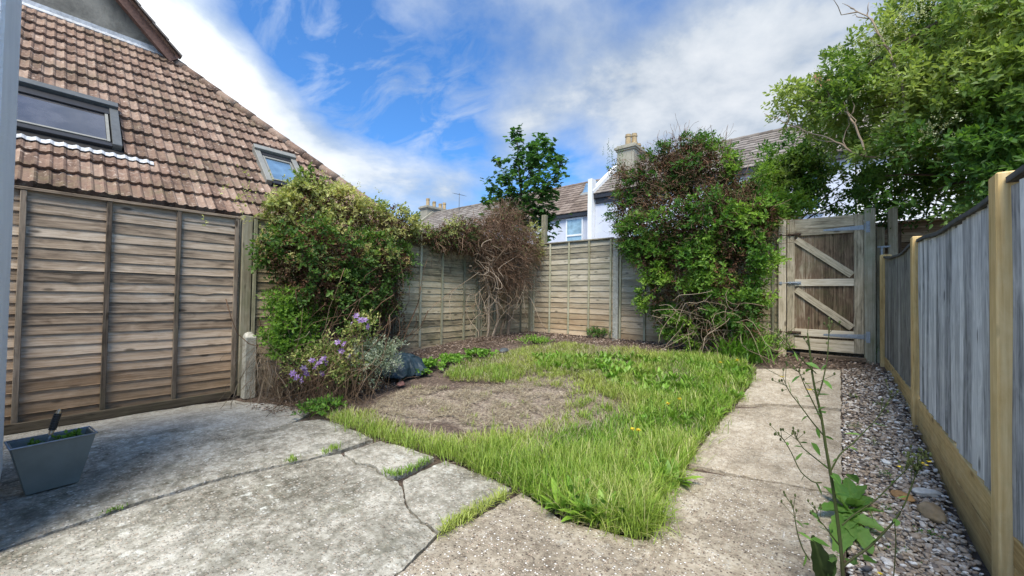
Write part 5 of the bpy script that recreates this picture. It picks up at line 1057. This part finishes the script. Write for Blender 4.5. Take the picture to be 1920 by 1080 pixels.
gl = Geo(); gh = Geo(); gy = Geo()
for Q in ends[1:11]+[ends[12], ends[0]]:
    e = Q[-1]; d = N(Q[-1]-Q[-4])
    for q in range(7):   # stalked buds at each branch end
        b_ = Q[-1-RG.integers(0, 7)]; t_ = b_+(d+RG.normal(0, .6, 3)+UP*.4)*RG.uniform(.012, .04); tubes(g, np.array([b_, (b_+t_)/2, t_]), .0009, 4, .5); lathe(g, t_, [(.001, -.002), (.0032, 0), (.0034, .005), (.0015, .009)], 6, 2, RG.random())
    for q in range(3, 18, 4):
        n = 1; leaves(gl, Q[q][None], (RG.normal(0, 1, 3)-UP*.25)[None], UP[None]+RG.normal(0, .3, (1, 3)), RG.uniform(.02, .06), RG.uniform(.009, .024), .3)
for (x, y, D_, L_) in [(1548,775,1.47,.055),(1520,829,1.46,.06),(1560,886,1.5,.06),(1590,888,1.52,.08),(1520,1010,1.44,.07),(1515,985,1.44,.05),(1600,1060,1.5,.09),(1560,1055,1.45,.07),(1620,1050,1.55,.09),(1525,775,1.46,.03)]:
    p = onD(x, y, D_); leaves(gl, p[None], (N(RG.normal(0, 1, 3))*[1, 1, .2]+cr*.3-UP*.3)[None], (UP+RG.normal(0, .35, 3))[None], L_, L_*.5, .3, .3)
for (x, y, D_) in [(1466,707,1.42),(1517,731,1.45),(1735,872,1.47),(1728,868,1.47),(1742,866,1.48),(1687,876,1.5),(1650,1076,1.5)]:
    p = onD(x, y, D_); n = 16; a = np.arange(n)*2.4; gy = Geo(); leaves(gy, np.repeat(p[None], n, 0), np.column_stack([np.cos(a), np.sin(a)*.9, RG.uniform(.1, .5, n)]), np.repeat(UP[None], n, 0), .010, .004, .1); part('flower', gy, M['dandelion'], tw)
for (x, y, D_) in [(1720,878,1.47),(1712,860,1.47),(1728,858,1.47),(1735,850,1.48),(1705,872,1.46)]:
    for q in range(6): p = onD(x+RG.normal(0, 6), y+RG.normal(0, 5), D_); lathe(g, p, [(.001, -.002), (.004, 0), (.004, .006), (.0018, .011)], 6, 2, RG.random()); tubes(g, np.array([p, onD(1719, 885, 1.47)]), .0008, 4, .5)
part('leaves', gl, M['rosette'], tw); part('stems', g, M['stem_green'], tw);
ro = thing('rosette_weed', 'lush rosette of big crinkled light green leaves on the gravel behind the tall weed stem', 'weed', tuple(GP(1590, 985)))
def bigleaf(g, base, tip, w_, nrm_, r_, t_=0., k=9):
    base, tip = np.array(base), np.array(tip); d = tip-base; L = np.linalg.norm(d); d = d/L; s = N(np.cross(d, nrm_)); n_ = np.cross(s, d); V = []; 
    prof = np.sin(np.linspace(.12, 1, k)**.75*math.pi*.98)**.7; ph = RG.uniform(0, 6)
    for i in range(k):
        t = i/(k-1); ww = w_*prof[i]
        for j in range(-3, 4):
            q = j/3; cr_ = .005*math.sin(i*2.3+j*1.9+ph)+.004*math.sin(j*3.1+i*2+ph); V.append(base+d*L*t+s*ww*q*(1+.12*math.sin(i*2.7+ph)*(abs(j) == 3))+n_*(abs(q)**1.5*ww*.3-.22*L*t*t+cr_*prof[i]))
    F = [[i*7+j, i*7+j+1, (i+1)*7+j+1, (i+1)*7+j] for i in range(k-1) for j in range(6)]
    gc = [(i/(k-1), (j)/7*.9, 0) for i in range(k) for j in range(-3, 4)]
    g.add(np.array(V), np.array(F), r_, t_, gc, True)
g = Geo()
for (x0, y0, x1, y1, w_, z_) in [(1590,960,1545,900,.030,.10),(1590,960,1610,885,.030,.12),(1600,970,1560,965,.030,.08),(1600,960,1640,915,.034,.09),(1600,950,1625,880,.026,.13),(1590,970,1530,940,.035,.09),(1595,980,1545,1000,.035,.06),(1600,985,1650,985,.035,.05),(1600,970,1645,950,.032,.09),(1590,1000,1560,1040,.034,.05),(1600,1000,1640,1030,.034,.05),(1585,950,1560,880,.026,.12),(1595,945,1590,868,.026,.14),(1590,985,1590,1030,.032,.07),(1600,960,1612,930,.03,.12),(1585,965,1570,920,.03,.13)]:
    b_ = GP(x0, y0)+UP*.03; L = onD(x1, y1, 1)-CP; t_ = CP+L*((z_-CAMH)/L[2]); t_ = t_*.5+(b_+N(t_-b_)*.13)*.5; bigleaf(g, b_, t_, w_*1.25, N(UP+RG.normal(0, .15, 3)), RG.uniform(.3, 1))
part('leaves', g, M['rosette'], ro)
g = Geo(); bigleaf(g, onD(1545, 1085, 1.5), onD(1535, 1020, 1.46), .035, N(UP+np.array([0, -.6, 0])), .5, 1.); bigleaf(g, onD(1545, 1085, 1.5), onD(1560, 1040, 1.5), .03, N(UP+np.array([0, -.4, 0])), .5, .8); part('dark_leaves', g, M['rosette'], ro)
pc = GP(1545, 1150); po = thing('plant_pot', 'rim of a small white plant pot just showing at the bottom edge', 'pot', tuple(pc))
pc = onD(1520, 1112, 1.42); g = Geo(); z0 = pc[2]; lathe(g, (pc[0], pc[1], 0), [(.045, 0), (.06, z0-.02), (.068, z0-.018), (.068, z0), (.060, z0), (.058, z0-.03)], 28); part('pot', g, M['white_paint'], po)
# small weeds by gate end of the gravel and at fence foot
small_plant('low_weed', 'small weed with a yellow flower at the foot of the board fence end post', 'weed', GP(1640, 675), .05, .28, 12, 'climber', .035, .014, .7)
g = Geo(); 
for x, y in [(1660,890),(1740,1000),(1690,1040),(1665,960),(1600,800),(1650,760),(1640,830),(1600,745)]:
    c = GP(x, y); S = np.repeat(c[None], 9, 0)+RG.normal(0, .02, (9, 3))*[1, 1, 0]; sprigs(g, S, N(UP+RG.normal(0, .7, S.shape)), 5, .045, .014, .008, -.2, .5, 0)
setting('gravel_weeds', g, M['climber'], 'stuff', 'tiny green weeds scattered among the gravel', 'weeds')

# ------------------------------------------------------------------ planter, trowel
pl = thing('metal_planter', 'tapered dark grey metal trough planter on the patio by the white wall', 'planter', (-3.2, .1, 0))
A = GP(48, 932); Bq = GP(148, 906); d = N((Bq-A)*[1, 1, 0]); back = np.array([-d[1], d[0], 0]); 
if back@cf < 0: back = -back
Lb = np.linalg.norm(Bq-A); hp = .262; cb_ = (A+Bq)/2; cb_[2] = .004
Lt = Lb*1.60; db_, dt = .105, .175
def ring(L, dep, z, ctr_off, ins=0.):
    c = cb_+back*ctr_off; return [c-d*(L/2-ins)-back*(dep/2-ins)+UP*z, c+d*(L/2-ins)-back*(dep/2-ins)+UP*z, c+d*(L/2-ins)+back*(dep/2-ins)+UP*z, c-d*(L/2-ins)+back*(dep/2-ins)+UP*z]
co = db_/2
V = np.array(ring(Lb, db_, 0, co)+ring(Lt, dt, hp, co+.015)+ring(Lt, dt, hp, co+.015, .008)+ring(Lt*.9, dt*.9, hp-.06, co+.013, .008)); F = [[3,2,1,0]]+[[i, (i+1) % 4, 4+(i+1) % 4, 4+i] for i in range(4)]+[[4+i, 4+(i+1) % 4, 8+(i+1) % 4, 8+i] for i in range(4)]+[[8+i, 8+(i+1) % 4, 12+(i+1) % 4, 12+i] for i in range(4)]
g = Geo(); g.add(V, np.array(F), .5); part('body', g, plain('planter metal', (.17, .19, .175), .5, .05, .18, 9, .05), pl, .002)
g = Geo(); rm = ring(Lt+.008, dt+.008, hp+.003, co+.015)
for i in range(4): tubes(g, np.array([rm[i], rm[(i+1) % 4]]), .0045, 6, .5)
part('rim', g, M['galv'], pl)
g = Geo(); sr = ring(Lt*.93, dt*.93, hp-.045, co+.013, .006); n = 14; V = []
for i in range(n):
    for j in range(6): 
        u, v_ = i/(n-1), j/5; p = (sr[0]*(1-u)+sr[1]*u)*(1-v_)+(sr[3]*(1-u)+sr[2]*u)*v_; V.append(p+UP*noise.noise(p*30)*.012)
g.add(np.array(V), np.array([[i*6+j, (i+1)*6+j, (i+1)*6+j+1, i*6+j+1] for i in range(n-1) for j in range(5)]), .5, 0, None, True); part('soil', g, M['soil'], pl)
g = Geo()
for i in range(7): c = cb_+back*(co+.015)+d*RG.uniform(-.1, .1)+UP*(hp-.005); obox(g, cb_-back*(.0005+.037*0)+d*0, np.eye(3), (.0001,)*3)
rc = cb_+back*(co+.015)
tr_ = thing('trowel', 'hand trowel with a black grip stuck upright in the planter soil', 'trowel', tuple(rc+UP*(hp-.05)))
P0 = rc-d*Lt*.08+UP*(hp-.05); P1 = onD(98, 762, 1.0); dv = N(d*.22+UP*1.0)
g = Geo(); tubes(g, np.array([P0, P0+dv*.04, P0+dv*.075]), np.array([.004, .004, .005]), 8, .5); part('shank', g, M['galv'], tr_)
g = Geo(); tubes(g, np.array([P0+dv*.072, P0+dv*.10]), np.array([.009, .012]), 10, .5); tubes(g, np.array([P0+dv*.185, P0+dv*.2, P0+dv*.21]), np.array([.011, .009, .005]), 10, .5); part('handle', g, M['copper'], tr_)
g = Geo(); z = np.linspace(.098, .187, 15); tubes(g, P0+dv*z[:, None], np.where(np.arange(15) % 2 == 0, .0165, .0150), 12, .5, 0, False); part('grip', g, M['black'], tr_)
g = Geo(); bq = N(np.cross(dv, back)); V = [P0+bq*x+dv*y+back*(abs(x)*.3) for x, y in ((-.018, .0), (0, .006), (.018, .0), (.020, -.05), (0, -.09), (-.020, -.05))]; g.add(np.array(V), np.array([[0,1,4,5],[1,2,3,4]]), .5); part('blade', g, M['galv'], tr_)
for off, lab, rn in ((-.25, 'small weed seedling beside the trowel in the planter', .5), (.12, 'pale green nettle like seedling in the middle of the planter', .8), (.32, 'yellow green seedling at the right end of the planter', .9)):
    c = rc+d*Lt*off+UP*(hp-.045); o = thing('seedling', lab, 'plant', tuple(c), 'seedlings in the metal planter'); S = c+RG.normal(0, .01, (6, 3))*[1, 1, 0]; g = Geo(); tubes(g, wig(S, UP+RG.normal(0, .3, S.shape), .045, 4, .05), .0012, 4); part('stems', g, M['stem_green'], o)
    g = Geo(); sprigs(g, S+UP*.02, N(UP+RG.normal(0, .5, S.shape)), 5, .04, .034, .022, -.2, rn, .2); part('leaves', g, M['climber'], o)

# ------------------------------------------------------------------ dark plastic sheet heap and clay pot by the fence
c = GP(738, 705); g = Geo(); nx, ny_ = 26, 18; V = []
for i in range(nx):
    for j in range(ny_):
        u, v_ = i/(nx-1)-.5, j/(ny_-1)-.5; p = c+np.array([.52*v_+.0, .60*u+.12, 0]); hh = .24*max(0, 1-(2*u)**2)*max(0, 1-(2*v_)**4)+.0
        V.append(p+UP*(hh+.02+.05*abs(noise.noise((u*6, v_*5, 1)))+.02*noise.noise((u*17, v_*15, 3)))+np.array([noise.noise((u*7, v_*7, 8)), noise.noise((u*7, v_*7, 11)), 0])*.05)
V = np.array(V); F = np.array([[i*ny_+j, (i+1)*ny_+j, (i+1)*ny_+j+1, i*ny_+j+1] for i in range(nx-1) for j in range(ny_-1)]); g.add(V, F, .5); W2 = V.copy(); W2[:, 2] -= .012; g.add(W2, F[:, ::-1], .5)
single('plastic_sheet', g, M['tarp'], 'crumpled dark teal plastic sheet or compost bag behind the variegated shrub', 'plastic sheet', tuple(c))
c = onX(732, 640, -4.95); g = Geo(); lathe(g, (c[0], c[1], c[2]-.35), [(.09, 0), (.12, .30), (.14, .31), (.14, .38), (.115, .38), (.10, .25)], 18); single('clay_pot', g, M['terracotta'], 'old brown clay pot half hidden against the fence behind the plastic sheet', 'pot', (c[0], c[1], c[2]-.35))
